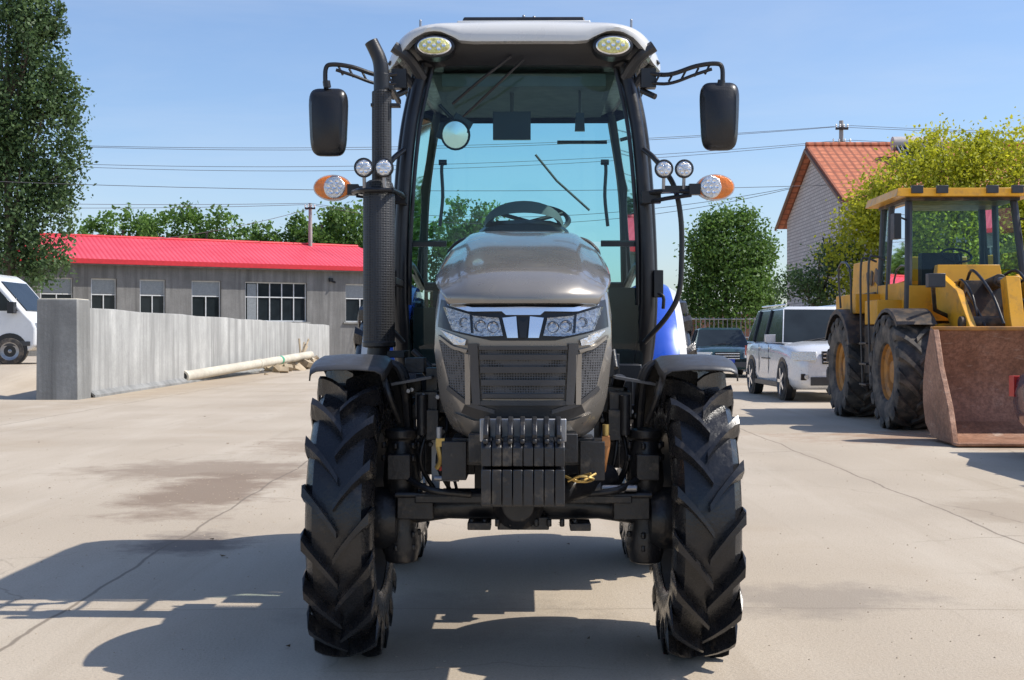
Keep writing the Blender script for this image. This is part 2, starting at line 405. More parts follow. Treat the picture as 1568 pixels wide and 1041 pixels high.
patch(P,[(0,.885),(.12,.882),(.215,.892)],[(0,.952),(.17,.952),(.245,.978)],'gun',.014,10,4)
P.done(T,ang=50)
P=Part('headlights')
patch(P,[(.070,1.252),(.15,1.250),(.25,1.272)],[(.085,1.315),(.17,1.322),(.288,1.358)],'lens',.010,12,4)
patch(P,[(.070,1.252),(.15,1.250),(.25,1.272)],[(.085,1.315),(.17,1.322),(.288,1.358)],'lensclr',.026,12,4)
patch(P,[(.205,1.218),(.245,1.222)],[(.200,1.238),(.298,1.275)],'lens',.014,8,2)
for sg in (-1,1):
    for x,z,r in ((.105,1.283,.019),(.150,1.286,.020),(.21,1.30,.016)):
        P.rev([(r,-.006),(r*.9,.0),(r*.45,-.008),(0,-.008)],(sg*x,fy(x,z)-.013,z),(0,-1,0),'chrome',18)
        P.rev([(r*1.08,-.006),(r*1.08,.002),(r,.002)],(sg*x,fy(x,z)-.013,z),(0,-1,0),'dgrey',18)
    patch(P,[(.175,1.262),(.183,1.263)],[(.18,1.325),(.188,1.327)],'dgrey',.014,2,3,mirror=True)
P.done(T,ang=50)
P=Part('chrome_trim')
patch(P,[(0,1.338),(.08,1.338),(.19,1.337),(.27,1.362)],[(0,1.354),(.09,1.352),(.18,1.352),(.275,1.375)],'chrome',.016,14,2)
patch(P,[(.018,1.245),(.055,1.245)],[(.024,1.32),(.072,1.315)],'chrome',.018,4,4)
patch(P,[(0,1.325),(.06,1.325)],[(0,1.338),(.075,1.338)],'chrome',.017,6,2)
patch(P,[(0,1.245),(.010,1.245)],[(0,1.30),(.020,1.312)],'black',.020,3,3)
P.done(T,ang=50)
# cab
P=Part('cab_frame')
AP=[(.47,1.12,2.62),(.51,1.10,2.45),(.545,1.06,2.25),(.568,1.03,2.0),(.585,1.02,1.7),(.59,1.03,1.4),(.575,1.08,1.15),(.54,1.14,.98)]
for sx in (-1,1):
    P.tube([(sx*a,b,c) for a,b,c in AP],[.036,.034,.033,.034,.036,.04,.042,.04],'black',10,5)
    P.tube([(sx*(a+.035),b+.05,c) for a,b,c in AP],.02,'black',8,5)
    P.tube([(sx*(a-.045),b-.01,c) for a,b,c in AP[:6]],.010,'black',8,5)
    P.tube([(sx*.56,1.75,2.58),(sx*.64,1.72,2.2),(sx*.665,1.72,1.7),(sx*.64,1.72,1.1)],.028,'black',8,5)
    P.tube([(sx*.52,2.5,2.58),(sx*.60,2.62,2.1),(sx*.62,2.65,1.55)],.032,'black',8,5)
    P.tube([(sx*.47,1.12,2.60),(sx*.53,1.8,2.61),(sx*.5,2.5,2.6)],.03,'black',8,4)
    P.tube([(sx*.57,1.08,1.05),(sx*.64,1.4,1.02),(sx*.66,1.75,1.05)],.03,'black',8,4)
    P.tube([(sx*.62,2.65,1.55),(sx*.655,2.2,1.66),(sx*.66,1.75,1.55)],.025,'black',8,4)
    P.box((sx*.47,1.04,1.695),(.20,.03,.028),'black')
P.tube([(-.49,1.11,2.57),(-.25,1.07,2.585),(.25,1.07,2.585),(.49,1.11,2.57)],.03,'black',8,4)
P.tube([(-.6,2.65,1.55),(.6,2.65,1.55)],.03,'black',8)
P.tube([(-.52,2.52,2.55),(.52,2.52,2.55)],.03,'black',8)
P.box((0,1.16,1.3),(.72,.05,.76),'black')
P.box((0,1.9,1.0),(1.1,1.5,.05),'black')
P.box((0,2.62,1.25),(1.1,.05,.55),'black')
P.done(T)
P=Part('cab_glass')
rows=[]
for z,w,y in ((1.70,.565,1.0),(2.0,.55,1.0),(2.25,.525,1.03),(2.45,.49,1.07),(2.56,.465,1.10)):
    rows.append([(w*t,y+.05*t*t-.03,z) for t in np.linspace(-1,1,13)])
P.grid(rows,'glass')
for sx in (-1,1):
    P.grid([[(sx*.36,1.02,z),(sx*.57,1.035,z)] for z in (1.08,1.35,1.68)],'glass')
    P.grid([[(sx*.60,1.12,1.1),(sx*.655,1.4,1.08),(sx*.66,1.7,1.1)],[(sx*.615,1.08,1.7),(sx*.67,1.4,1.7),(sx*.68,1.7,1.7)],[(sx*.58,1.10,2.2),(sx*.63,1.4,2.2),(sx*.645,1.7,2.2)],[(sx*.51,1.16,2.56),(sx*.55,1.4,2.58),(sx*.56,1.7,2.58)]],'glass')
    P.grid([[(sx*.66,1.76,1.62),(sx*.625,2.6,1.6)],[(sx*.64,1.76,2.2),(sx*.60,2.58,2.1)],[(sx*.56,1.76,2.56),(sx*.52,2.48,2.56)]],'glass')
P.grid([[(-.59,2.66,1.58),(.59,2.66,1.58)],[(-.57,2.63,2.1),(.57,2.63,2.1)],[(-.50,2.53,2.53),(.50,2.53,2.53)]],'glass')
P.done(T)
# roof
P=Part('cab_roof')
rows=[]
xs=[.662*math.sin(rad(a)) for a in np.linspace(-90,90,61)]
def zb(x):
    a=abs(x); return float(np.interp(a,[0,.24,.30,.34,.40,.46,.52,.57,.62,.662],[2.632,2.632,2.637,2.660,2.684,2.682,2.655,2.61,2.555,2.535]))
def zt(x): a=abs(x)/.662; return 2.742-.018*a*a-.13*a**9
def yf(x): a=abs(x)/.662; return .90+.02*a*a+.20*a**8
for x in xs:
    b=zb(x); t=max(zt(x),b+.008); y=yf(x)
    rows.append([(x*.985,y+.06,b-.0),(x,y,b),(x,y-.005,b+.35*(t-b)),(x,y+.012,b+.7*(t-b)),(x,y+.045,b+.93*(t-b)),(x,y+.10,t),(x,1.5,t+.01),(x,2.3,t),(x,2.6-.12*(abs(x)/.662)**6,t-.03),(x,2.66-.15*(abs(x)/.662)**6,t-.09),(x,2.6-.12*(abs(x)/.662)**6,2.55 if abs(x)<.6 else b)])
P.grid(rows,'silver'); P.done(T,ang=60)
P=Part('roof_lining')
rings=[]
for z,w,y0,y1 in ((2.545,.50,1.02,2.5),(2.585,.56,.985,2.54),(2.64,.60,.96,2.58),(2.668,.61,.955,2.58)):
    r=[]
    for k in range(32):
        a=2*math.pi*k/32; c,s_=math.cos(a),math.sin(a)
        X=w*math.copysign(abs(c)**.35,c); Y=(y0+y1)/2+(y1-y0)/2*math.copysign(abs(s_)**.35,s_)
        r.append((X,Y,z))
    rings.append(r)
P.loft(rings,'black'); 
P.box((0,1.8,2.541),(.9,1.2,.012),'cream')
for sx in (-1,1):
    P.tube([(sx*.49,1.10,2.5),(sx*.55,1.02,2.58),(sx*.62,1.0,2.63)],.028,'dgrey',8,4)
    P.tube([(sx*.53,1.12,2.46),(sx*.60,1.1,2.54),(sx*.645,1.08,2.58)],.02,'dgrey',8,4)
P.done(T)
P=Part('roof_hatch')
P.box((.0,1.4,2.770),(.60,.7,.035),'black',top=(.96,.96)); P.box((0,1.4,2.752),(.64,.74,.02),'silver')
P.cyl((0,1.12,2.78),(0,1.12,2.81),.008,'steel'); P.cyl((.05,1.12,2.78),(.05,1.12,2.805),.008,'steel')
P.cyl((-.50,1.1,2.72),(-.50,1.1,2.785),.006,'steel'); P.cyl((.52,1.1,2.72),(.52,1.1,2.785),.006,'steel')
P.done(T,bevel=.008)
def oval(P,c,a,b,m,depth=.03,ax=(0,-1,0),seg=28,dome=.006):
    rings=[]
    for k,(f,d) in enumerate(((1.0,-depth),(1.0,0),(.9,dome*.7),(.5,dome),(.02,dome*1.1))):
        rings.append([(c[0]+a*f*math.cos(q),c[1]-d,c[2]+b*f*math.sin(q)) for q in [2*math.pi*j/seg for j in range(seg)]])
    P.loft(rings,m,True,False)
P=Part('roof_work_lights')
for sx in (-1,1):
    c=(sx*.418,.895,2.610)
    oval(P,(c[0],c[1]+.012,c[2]),.094,.052,'black',.10)
    oval(P,(c[0],c[1]+.004,c[2]),.080,.043,'chrome',.02)
    oval(P,(c[0],c[1]-.004,c[2]),.073,.037,'led',.02)
    for dx,dz in ((-.045,0),(-.022,.016),(.022,.016),(.045,0),(-.022,-.016),(.022,-.016),(0,0)):
        P.rev([(.011,-.004),(.009,.004),(0,.002)],(c[0]+dx,c[1]-.012,c[2]+dz),(0,-1,0),'chrome',12)
P.done(T)
# exhaust
P=Part('exhaust_stack')
ex,ey=-.645,.62
P.rev([(.0,0),(.062,0),(.070,.01),(.071,.03),(.071,.70),(.06,.735),(.045,.745)],(ex,ey,1.20),(0,0,1),'perf',32)
for z in (1.215,1.90): P.rev([(.071,-.012),(.0745,-.01),(.0745,.01),(.071,.012)],(ex,ey,z),(0,0,1),'black',32)
P.rev([(.044,-.02),(.044,.38),(.03,.39)],(ex+.012,ey,1.96),(0,0,1),'perf',28)
P.cyl((ex+.012,ey,2.30),(ex+.012,ey,2.42),.036,'black')
P.tube([(ex+.01,ey,2.36),(ex+.01,ey,2.44),(ex-.000,ey,2.49),(ex-.02,ey,2.535),(ex-.035,ey,2.565)],[.034,.034,.032,.031,.031],'black',16,4,caps=False)
P.box((ex+.03,ey,2.28),(.13,.05,.014),'black'); P.box((ex+.04,ey,2.25),(.02,.06,.08),'black')
P.box((ex+.06,ey+.12,2.35),(.02,.35,.02),'black'); P.box((ex+.06,ey+.2,1.5),(.03,.35,.03),'black')
P.tube([(ex,ey,1.22),(ex,ey,1.12),(ex+.08,ey,1.05),(ex+.3,ey,1.05)],.05,'black',14,5)
P.box((ex+.05,ey+.1,1.17),(.13,.25,.03),'black')
P.done(T,bevel=.002)
# mirrors
for sx,nm in ((-1,'mirror_l'),(1,'mirror_r')):
    P=Part(nm); rings=[]
    cxm,czm=sx*.912,2.262+.012*sx; 
    for dy,f in ((.0,.8),(.0,.93),(.012,1.0),(.04,1.0),(.05,.96)):
        r=[]
        for k in range(36):
            a=2*math.pi*k/36; c,s_=math.cos(a),math.sin(a)
            zz=math.copysign(abs(s_)**.4,s_)*.157*f
            r.append((cxm+math.copysign(abs(c)**.4,c)*(.088+.006*zz/.155)*f,.86+dy-.018+ (.018 if f>.9 else .0),czm+zz))
        rings.append(r)
    P.loft(rings,'black'); P.done(T,ang=50)
    P=Part('mirror_arm'+nm[-2:])
    P.tube([(sx*.56,.98,2.50),(sx*.68,.92,2.478),(sx*.80,.88,2.508),(sx*.89,.87,2.518),(sx*.922,.87,2.50),(sx*.925,.87,2.42)],.011,'black',8,6)
    P.tube([(sx*.56,.98,2.455),(sx*.68,.92,2.436),(sx*.80,.88,2.470),(sx*.875,.87,2.493)],.008,'black',8,6)
    for t in (.62,.68,.74,.80,.85): P.cyl((sx*t,.92,2.445+max(0,t-.68)*.2),(sx*(t+.02),.92,2.482+max(0,t-.68)*.22),.006,'black',seg=6)
    P.tube([(sx*.92,.87,2.44),(sx*.915,.87,2.41)],.018,'black',10)
    P.box((sx*.59,.98,2.47),(.07,.06,.09),'black')
    P.cyl((sx*.56,1.0,2.42),(sx*.62,.95,2.38),.014,'black')
    P.done(T)
# side lamps
for sx,nm in ((-1,'side_lamps_l'),(1,'side_lamps_r')):
    P=Part(nm)
    P.tube([(sx*.56,.98,1.925),(sx*.66,.86,1.925),(sx*.78,.80,1.915)],.012,'black',8,4)
    P.tube([(sx*.56,1.0,1.88),(sx*.66,.86,1.89),(sx*.77,.80,1.90)],.010,'black',8,4)
    P.box((sx*.60,.95,1.905),(.09,.05,.055),'black'); P.box((sx*.70,.83,1.93),(.12,.03,.03),'black')
    P.box((sx*.785,.8,1.925),(.05,.04,.05),'black')
    yl=.80 if sx>0 else .52
    for x in ((.645,.738) if sx>0 else (.612,.700)):
        c=(sx*x,yl,2.02 if sx>0 else 1.99)
        P.rev([(0,-.045),(.032,-.04),(.043,-.01),(.043,.008),(.038,.01),(.036,.004)],c,(0,-1,0),'black',24)
        P.rev([(.037,.004),(.03,.010),(.0,.012)],c,(0,-1,0),'lens',24)
        for k in range(6):
            a=k*math.pi/3; P.rev([(.009,.008),(.007,.014),(0,.012)],(c[0]+.02*math.cos(a),c[1],c[2]+.02*math.sin(a)),(0,-1,0),'chrome',8)
        P.cyl((c[0],yl+.01,c[2]-.04),(c[0],yl+.02,c[2]-.09),.008,'steel',seg=8)
    if sx<0:
        P.tube([(-.58,.54,1.895),(-.70,.54,1.895),(-.76,.65,1.90),(-.78,.79,1.91)],.011,'black',8,4)
        P.tube([(-.58,.54,1.895),(-.56,.75,1.90),(-.57,.98,1.91)],.011,'black',8,4)
    c=(sx*.880,.79,1.935)
    oval(P,(c[0],c[1]+.006,c[2]),.089,.060,'whitep',.03,dome=.0)
    oval(P,(c[0]+sx*.0,c[1],c[2]),.083,.054,'orange',.02)
    oval(P,(c[0]+.010,c[1]-.005,c[2]) if sx<0 else (c[0]-.022,c[1]-.005,c[2]),.050,.052,'lens',.01,dome=.008)
    for k in range(7):
        a=k*math.pi/3; rr_=0 if k==6 else .026
        P.rev([(.011,.0),(.009,.008),(0,.004)],(c[0]+(.010 if sx<0 else -.022)+rr_*math.cos(a),c[1]-.013,c[2]+rr_*math.sin(a)),(0,-1,0),'chrome',10)
    P.done(T)
# handrails
for sx,nm in ((-1,'handrail_l'),(1,'handrail_r')):
    P=Part(nm)
    P.tube([(sx*.57,1.0,2.14),(sx*.62,.93,2.08),(sx*.70,.90,1.96),(sx*.735,.9,1.80),(sx*.738,.9,1.60),(sx*.725,.9,1.45),(sx*.67,.92,1.34),(sx*.57,.98,1.22)],.013,'black',10,6)
    P.box((sx*.64,1.0,1.50),(.045,.04,.13),'black'); P.tube([(sx*.62,1.0,1.46),(sx*.66,.97,1.44),(sx*.66,.97,1.38)],.009,'black',8,3)
    P.done(T,bevel=.003)
# wipers and interior
P=Part('wipers')
P.tube([(-.34,1.02,2.36),(-.2,.98,2.47),(-.06,.97,2.575)],.007,'black',6); P.tube([(-.29,1.03,2.30),(-.14,.98,2.43),(.0,.97,2.56)],.006,'black',6)
P.tube([(.07,2.70,2.36),(.2,2.7,2.2),(.40,2.7,2.02)],.008,'black',6)
P.done(T)
P=Part('cab_interior')
rings=[]
for y,w,z0,z1 in ((1.12,.24,1.5,1.73),(1.16,.255,1.5,1.80),(1.26,.26,1.5,1.83),(1.34,.25,1.5,1.81)):
    rings.append([(w*math.copysign(abs(math.cos(a))**.5,math.cos(a)),y,z0+(z1-z0)*max(0,math.sin(a))**.5 if math.sin(a)>0 else z0) for a in [2*math.pi*k/24 for k in range(24)]])
P.loft(rings,'black')
rings=[]
for y,w,z1 in ((1.22,.19,1.86),(1.27,.20,1.925),(1.36,.20,1.93),(1.42,.18,1.90)):
    rings.append([(w*math.cos(a),y,1.78+(z1-1.78)*max(0,math.sin(a))**.8) for a in [math.pi*k/16 for k in range(17)]])
P.loft(rings,'cream',False,False)
P.rev([(.185,-.0),(.2,.014),(.215,0),(.2,-.014),(.185,-.0)],(.03,1.5,1.85),(0,-.45,.89),'black',36)
P.cyl((.03,1.5,1.82),(.03,1.38,1.45),.03,'black')
for a in (.5,2.6,4.7): P.cyl((.03,1.5,1.84),(.03+.2*math.cos(a),1.5+.2*math.sin(a)*.89,1.85+.2*math.sin(a)*.45),.011,'black',seg=8)
P.box((.03,2.02,1.42),(.5,.48,.14),'seat'); P.box((.03,2.3,1.66),(.48,.12,.46),'seat',(rad(-10),0,0),top=(.75,1))
P.box((-.26,2.1,1.58),(.06,.3,.05),'seat'); P.box((.32,2.1,1.58),(.06,.3,.05),'seat')
P.box((.5,1.9,1.3),(.2,.9,.4),'black'); P.box((-.47,1.95,1.25),(.2,.9,.3),'black')
P.box((-.06,1.35,2.31),(.19,.03,.14),'black'); P.cyl((-.06,1.35,2.36),(-.06,1.3,2.52),.01,'black')
P.box((.28,1.3,2.32),(.05,.03,.09),'black',top=(.8,1)); P.cyl((.28,1.3,2.35),(.28,1.25,2.5),.008,'black')
P.rev([(.072,.0),(.078,.006),(.072,.012),(.066,.006),(.072,0)],(-.34,1.25,2.25),(.35,-1,-.1),'black',24)
P.rev([(.070,.004),(.03,.010),(0,.012)],(-.34,1.25,2.25),(.35,-1,-.1),'chrome',24)
P.box((-.31,1.27,2.31),(.10,.03,.06),'black',(0,.5,.3)); P.cyl((-.34,1.28,2.32),(-.42,1.25,2.40),.009,'black'); P.box((-.40,1.27,2.27),(.05,.03,.08),'black',(0,.3,0))
for sx in (-1,1):
    P.tube([(sx*.385-.0,1.3,2.12),(sx*.41,1.3,2.1),(sx*.405,1.3,1.95),(sx*.42,1.3,1.80)],.009,'black',8,4)
    P.cyl((sx*.385,1.3,2.12),(sx*.425,1.3,2.12),.014,'black')
P.tube([(.2,2.6,2.42),(.5,2.6,2.42)],.012,'black',6)
P.box((0,1.4,2.50),(.8,.5,.06),'cream')
P.done(T,bevel=.012)
P=Part('rear_fenders')
for sx in (-1,1):
    rows=[]; rows2=[]
    for k in range(24):
        a=rad(-12+k*8.2); r=.79
        rows.append([(sx*t,2.15-math.cos(a)*(r+dr),.735+math.sin(a)*(r+dr)) for t,dr in ((.60,.0),(.66,.03),(.72,.035),(.78,.025),(.80,.015))])
        rows2.append([(sx*.80,2.15-math.cos(a)*(r+.015),.735+math.sin(a)*(r+.015)),(sx*.84,2.15-math.cos(a)*(r-.01),.735+math.sin(a)*(r-.01)),(sx*.845,2.15-math.cos(a)*(r-.05),.735+math.sin(a)*(r-.05))])
    P.grid(rows,'blue'); P.grid(rows2,'silver')
    P.poly([(sx*.60,2.15-math.cos(rad(-12+k*8.2))*.79,.735+math.sin(rad(-12+k*8.2))*.79) for k in range(24)],'blue')
P.done(T)
P=Part('cab_steps')
for sx in (-1,1):
    for z in (.5,.72,.92): P.box((sx*.62,1.35,z),(.2,.3,.03),'blkmetal')
    P.box((sx*.54,1.2,.72),(.02,.03,.5),'blkmetal'); P.box((sx*.54,1.5,.72),(.02,.03,.5),'blkmetal')
    P.box((sx*.46,.95,1.02),(.18,.16,.2),'black')
    P.cyl((sx*.50,.7,.72),(sx*.50,1.3,.72),.09,'blkmetal')
P.done(T,bevel=.006)

# ------------------------------------------------------------------ WHEEL LOADER
Lo=empty('wheel_loader',(6.42,18.35,0),rad(-1.5))
for i,(x,y) in enumerate(((-1.08,-1.35),(1.08,-1.35),(-1.08,1.35),(1.08,1.35))):
    P=Part('wheel_%d'%(i+1)); c=(x,y,.77); sx=-1 if x<0 else 1
    tyre(P,c,.78,.56,.38,15,'rubold',.045,.10)
    P.rev([(.38,-.22),(.36,-.15),(.36,.15),(.38,.22)],c,(1,0,0),'yeld',32)
    P.rev([(.36,.18),(.30,.15),(.26,.05),(.17,.05),(.15,.16),(.0,.17)],c,(sx,0,0),'yeld',32)
    for k in range(10):
        a=k*math.pi/5; P.cyl((x+sx*.04,y+math.cos(a)*.22,.77+math.sin(a)*.22),(x+sx*.09,y+math.cos(a)*.22,.77+math.sin(a)*.22),.02,'greas',seg=6)
    P.done(Lo)
P=Part('rear_frame')
P.box((0,1.5,.95),(.9,3.0,.5),'greas'); P.box((0,2.3,1.82),(1.40,2.0,1.35),'yel',top=(.92,.97)); P.box((0,3.2,1.25),(1.7,.5,.8),'yel')
P.box((0,.45,1.42),(1.9,1.9,.12),'greas')
P.box((-.98,.1,1.05),(.4,.6,.7),'greas'); P.box((.98,.1,1.05),(.4,.6,.7),'yel'); P.box((-1.0,.05,1.6),(.35,.7,.35),'yel')
P.box((-.95,1.5,1.75),(.5,1.3,.30),'yel')
for k in range(5): P.box((-.70,2.0,1.45+.12*k),(.02,.8,.05),'greas')
P.box((-.695,1.50,2.18),(.02,.30,.22),'greas',(rad(20),0,0)); P.box((-.695,1.85,2.18),(.02,.10,.24),'greas',(rad(20),0,0)); P.box((-.695,2.10,2.18),(.02,.10,.24),'greas',(rad(-20),0,0))
for sx in (-1,1):
    rows=[]
    for k in range(12):
        a=rad(25+k*11.5)
        rows.append([(sx*.82,1.35-math.cos(a)*.92,.76+math.sin(a)*.92),(sx*1.38,1.35-math.cos(a)*.92,.76+math.sin(a)*.92),(sx*1.385,1.35-math.cos(a)*.84,.76+math.sin(a)*.84)])
    P.grid(rows,'greas')
    rows=[]
    for k in range(9):
        a=rad(48+k*11)
        rows.append([(sx*.82,-1.35-math.cos(a)*.87,.76+math.sin(a)*.87),(sx*1.34,-1.35-math.cos(a)*.87,.76+math.sin(a)*.87),(sx*1.345,-1.35-math.cos(a)*.82,.76+math.sin(a)*.82)])
    P.grid(rows,'greas')
P.tube([(-.3,2.4,2.45),(-.3,2.4,2.9)],.06,'greas',10)
P.done(Lo,bevel=.02)
P=Part('cab')
z0,z1=1.5,3.22
for sx in (-1,1):
    P.tube([(sx*.80,-.50,1.5),(sx*.80,-.55,2.2),(sx*.74,-.35,z1)],.055,'dgrey',8)
    P.tube([(sx*.82,.45,1.5),(sx*.76,.45,z1)],.05,'dgrey',8); P.tube([(sx*.80,1.0,1.5),(sx*.74,.95,z1)],.055,'dgrey',8)
    P.poly([(sx*.81,-.5,2.05),(sx*.82,.45,2.0),(sx*.76,.45,z1),(sx*.74,-.35,z1)],'glass'); P.poly([(sx*.82,.5,2.0),(sx*.8,1.0,2.0),(sx*.74,.95,z1),(sx*.76,.45,z1)],'glass')
    P.box((sx*.80,.25,1.75),(.06,1.5,.55),'yel')
    P.box((sx*.36,-.52,1.75),(.03,.03,.4),'dgrey')
P.poly([(-.8,-.55,2.2),(.8,-.55,2.2),(.74,-.35,z1),(-.74,-.35,z1)],'glass')
P.poly([(-.76,.98,2.1),(.76,.98,2.1),(.72,.94,z1),(-.72,.94,z1)],'glass')
P.box((0,.3,z1+.07),(1.95,1.75,.12),'yel',top=(.97,.97)); P.box((0,.3,z1-.01),(1.6,1.5,.06),'greas')
P.box((0,-.62,1.98),(1.0,.3,.55),'yel',top=(.86,.5)); P.box((0,-.56,1.72),(1.6,.06,.5),'yel')
P.box((0,1.0,1.75),(1.6,.05,.6),'yel'); P.box((0,.6,2.1),(.6,.2,.8),'seat'); P.box((0,.35,1.8),(.6,.5,.15),'seat')
P.rev([(.19,0),(.21,.02),(.23,0),(.21,-.02),(.19,0)],(0,-.15,2.42),(0,-.5,.86),'seat',20); P.cyl((0,-.15,2.42),(0,-.35,2.0),.04,'seat')
for x in (-.7,-.35,.35,.7): P.box((x,-.62,z1+.10),(.16,.06,.11),'dgrey')
P.box((-.99,-.6,2.80),(.10,.2,.36),'black'); P.tube([(-.76,-.4,2.9),(-.98,-.6,2.95)],.015,'black',6)
P.box((1.0,-.6,2.80),(.10,.2,.36),'black'); P.tube([(.76,-.4,2.9),(.98,-.6,2.95)],.015,'black',6)
for yy in (-.25,.2):
    P.tube([(-1.25,yy,.5),(-1.28,yy,1.5),(-1.28,yy,2.3),(-1.2,yy,2.4),(-1.05,yy,2.35)],.018,'dgrey',6,4)
P.tube([(-1.25,.9,1.6),(-1.28,.9,2.3),(-1.28,1.6,2.35),(-1.25,1.6,1.7)],.018,'dgrey',6,3)
for z in (.55,.85,1.15): P.box((-1.22,0,z),(.18,.4,.03),'greas')
P.tube([(1.25,-.4,1.5),(1.28,-.4,2.6),(1.28,.4,2.6),(1.25,.4,1.5)],.018,'dgrey',6)
P.done(Lo,bevel=.015)
P=Part('front_frame_and_arms')
P.box((0,-1.35,1.05),(.85,1.7,.75),'yel'); P.box((0,-1.3,1.65),(.75,.7,.7),'greas',top=(.9,.6)); P.box((0,-1.35,.75),(1.8,.3,.3),'greas')
for sx in (-1,1):
    P.prism([(-.85,1.95),(-1.15,2.10),(-1.9,1.85),(-2.5,1.3),(-2.9,.75),(-2.98,.45),(-2.85,.40),(-2.6,.62),(-2.1,1.15),(-1.5,1.50),(-.9,1.7)],yz,sx*.52-.045,sx*.52+.045,'yel')
    P.cyl((sx*.36,-1.3,1.0),(sx*.42,-2.2,1.25),.07,'greas'); P.cyl((sx*.42,-2.1,1.22),(sx*.46,-2.6,1.2),.035,'steel')
    P.box((sx*.85,-1.95,1.98),(.22,.14,.18),'dgrey'); P.tube([(sx*.85,-1.85,1.9),(sx*.75,-1.6,1.6),(sx*.5,-1.5,1.5)],.03,'greas',8)
    P.tube([(sx*.2,-1.2,2.0),(sx*.28,-1.7,2.12),(sx*.25,-2.3,1.8),(sx*.2,-2.6,1.4)],.022,'black',8,5)
    P.tube([(sx*.12,-1.0,1.9),(sx*.3,-1.5,1.85),(sx*.35,-2.2,1.5),(sx*.3,-2.4,1.2)],.02,'black',8,5)
    P.tube([(sx*.30,-1.1,1.7),(sx*.42,-1.6,2.0),(sx*.40,-2.0,1.8),(sx*.38,-2.2,1.4)],.02,'black',8,5)
P.cyl((-.62,-2.2,1.42),(.62,-2.2,1.42),.09,'greas')
P.prism([(-2.35,2.02),(-2.15,1.98),(-2.3,1.45),(-2.55,1.0),(-2.7,1.05),(-2.5,1.5)],yz,-.09,.09,'yel')
P.cyl((0,-1.2,1.9),(0,-1.9,1.98),.09,'greas'); P.cyl((0,-1.9,1.98),(0,-2.3,1.95),.045,'steel'); P.cyl((0,-2.6,1.02),(0,-2.95,.95),.05,'greas')
P.done(Lo,bevel=.012)
P=Part('bucket')
prof=[(-4.15,.04),(-3.75,.05),(-3.35,.09),(-3.12,.22),(-3.04,.45),(-3.03,.7),(-3.12,1.0),(-3.32,1.32)]
P.prism([(a,b) for a,b in prof]+[(a+.05 if i>2 else a,b+ (0 if i>3 else -.03)) for i,(a,b) in reversed(list(enumerate(prof)))],yz,-1.3,1.3,'rust')
for x in (-1.3,1.3):
    P.prism([(-4.15,.03),(-3.7,.03),(-3.3,.06),(-3.08,.2),(-2.98,.45),(-2.98,.7),(-3.07,1.0),(-3.27,1.35),(-3.42,1.32),(-3.62,.9),(-3.95,.45)],yz,x-.02,x+.02,'rust')
    P.prism([(-3.44,1.33),(-3.64,.9),(-3.97,.45),(-4.17,.03),(-4.12,.03),(-3.92,.45),(-3.59,.9),(-3.40,1.33)],yz,x-.035,x+.035,'rust')
P.box((0,-4.19,.035),(2.66,.16,.035),'rust'); P.box((0,-3.30,1.345),(2.62,.12,.05),'yeld')
P.done(Lo,bevel=.01)

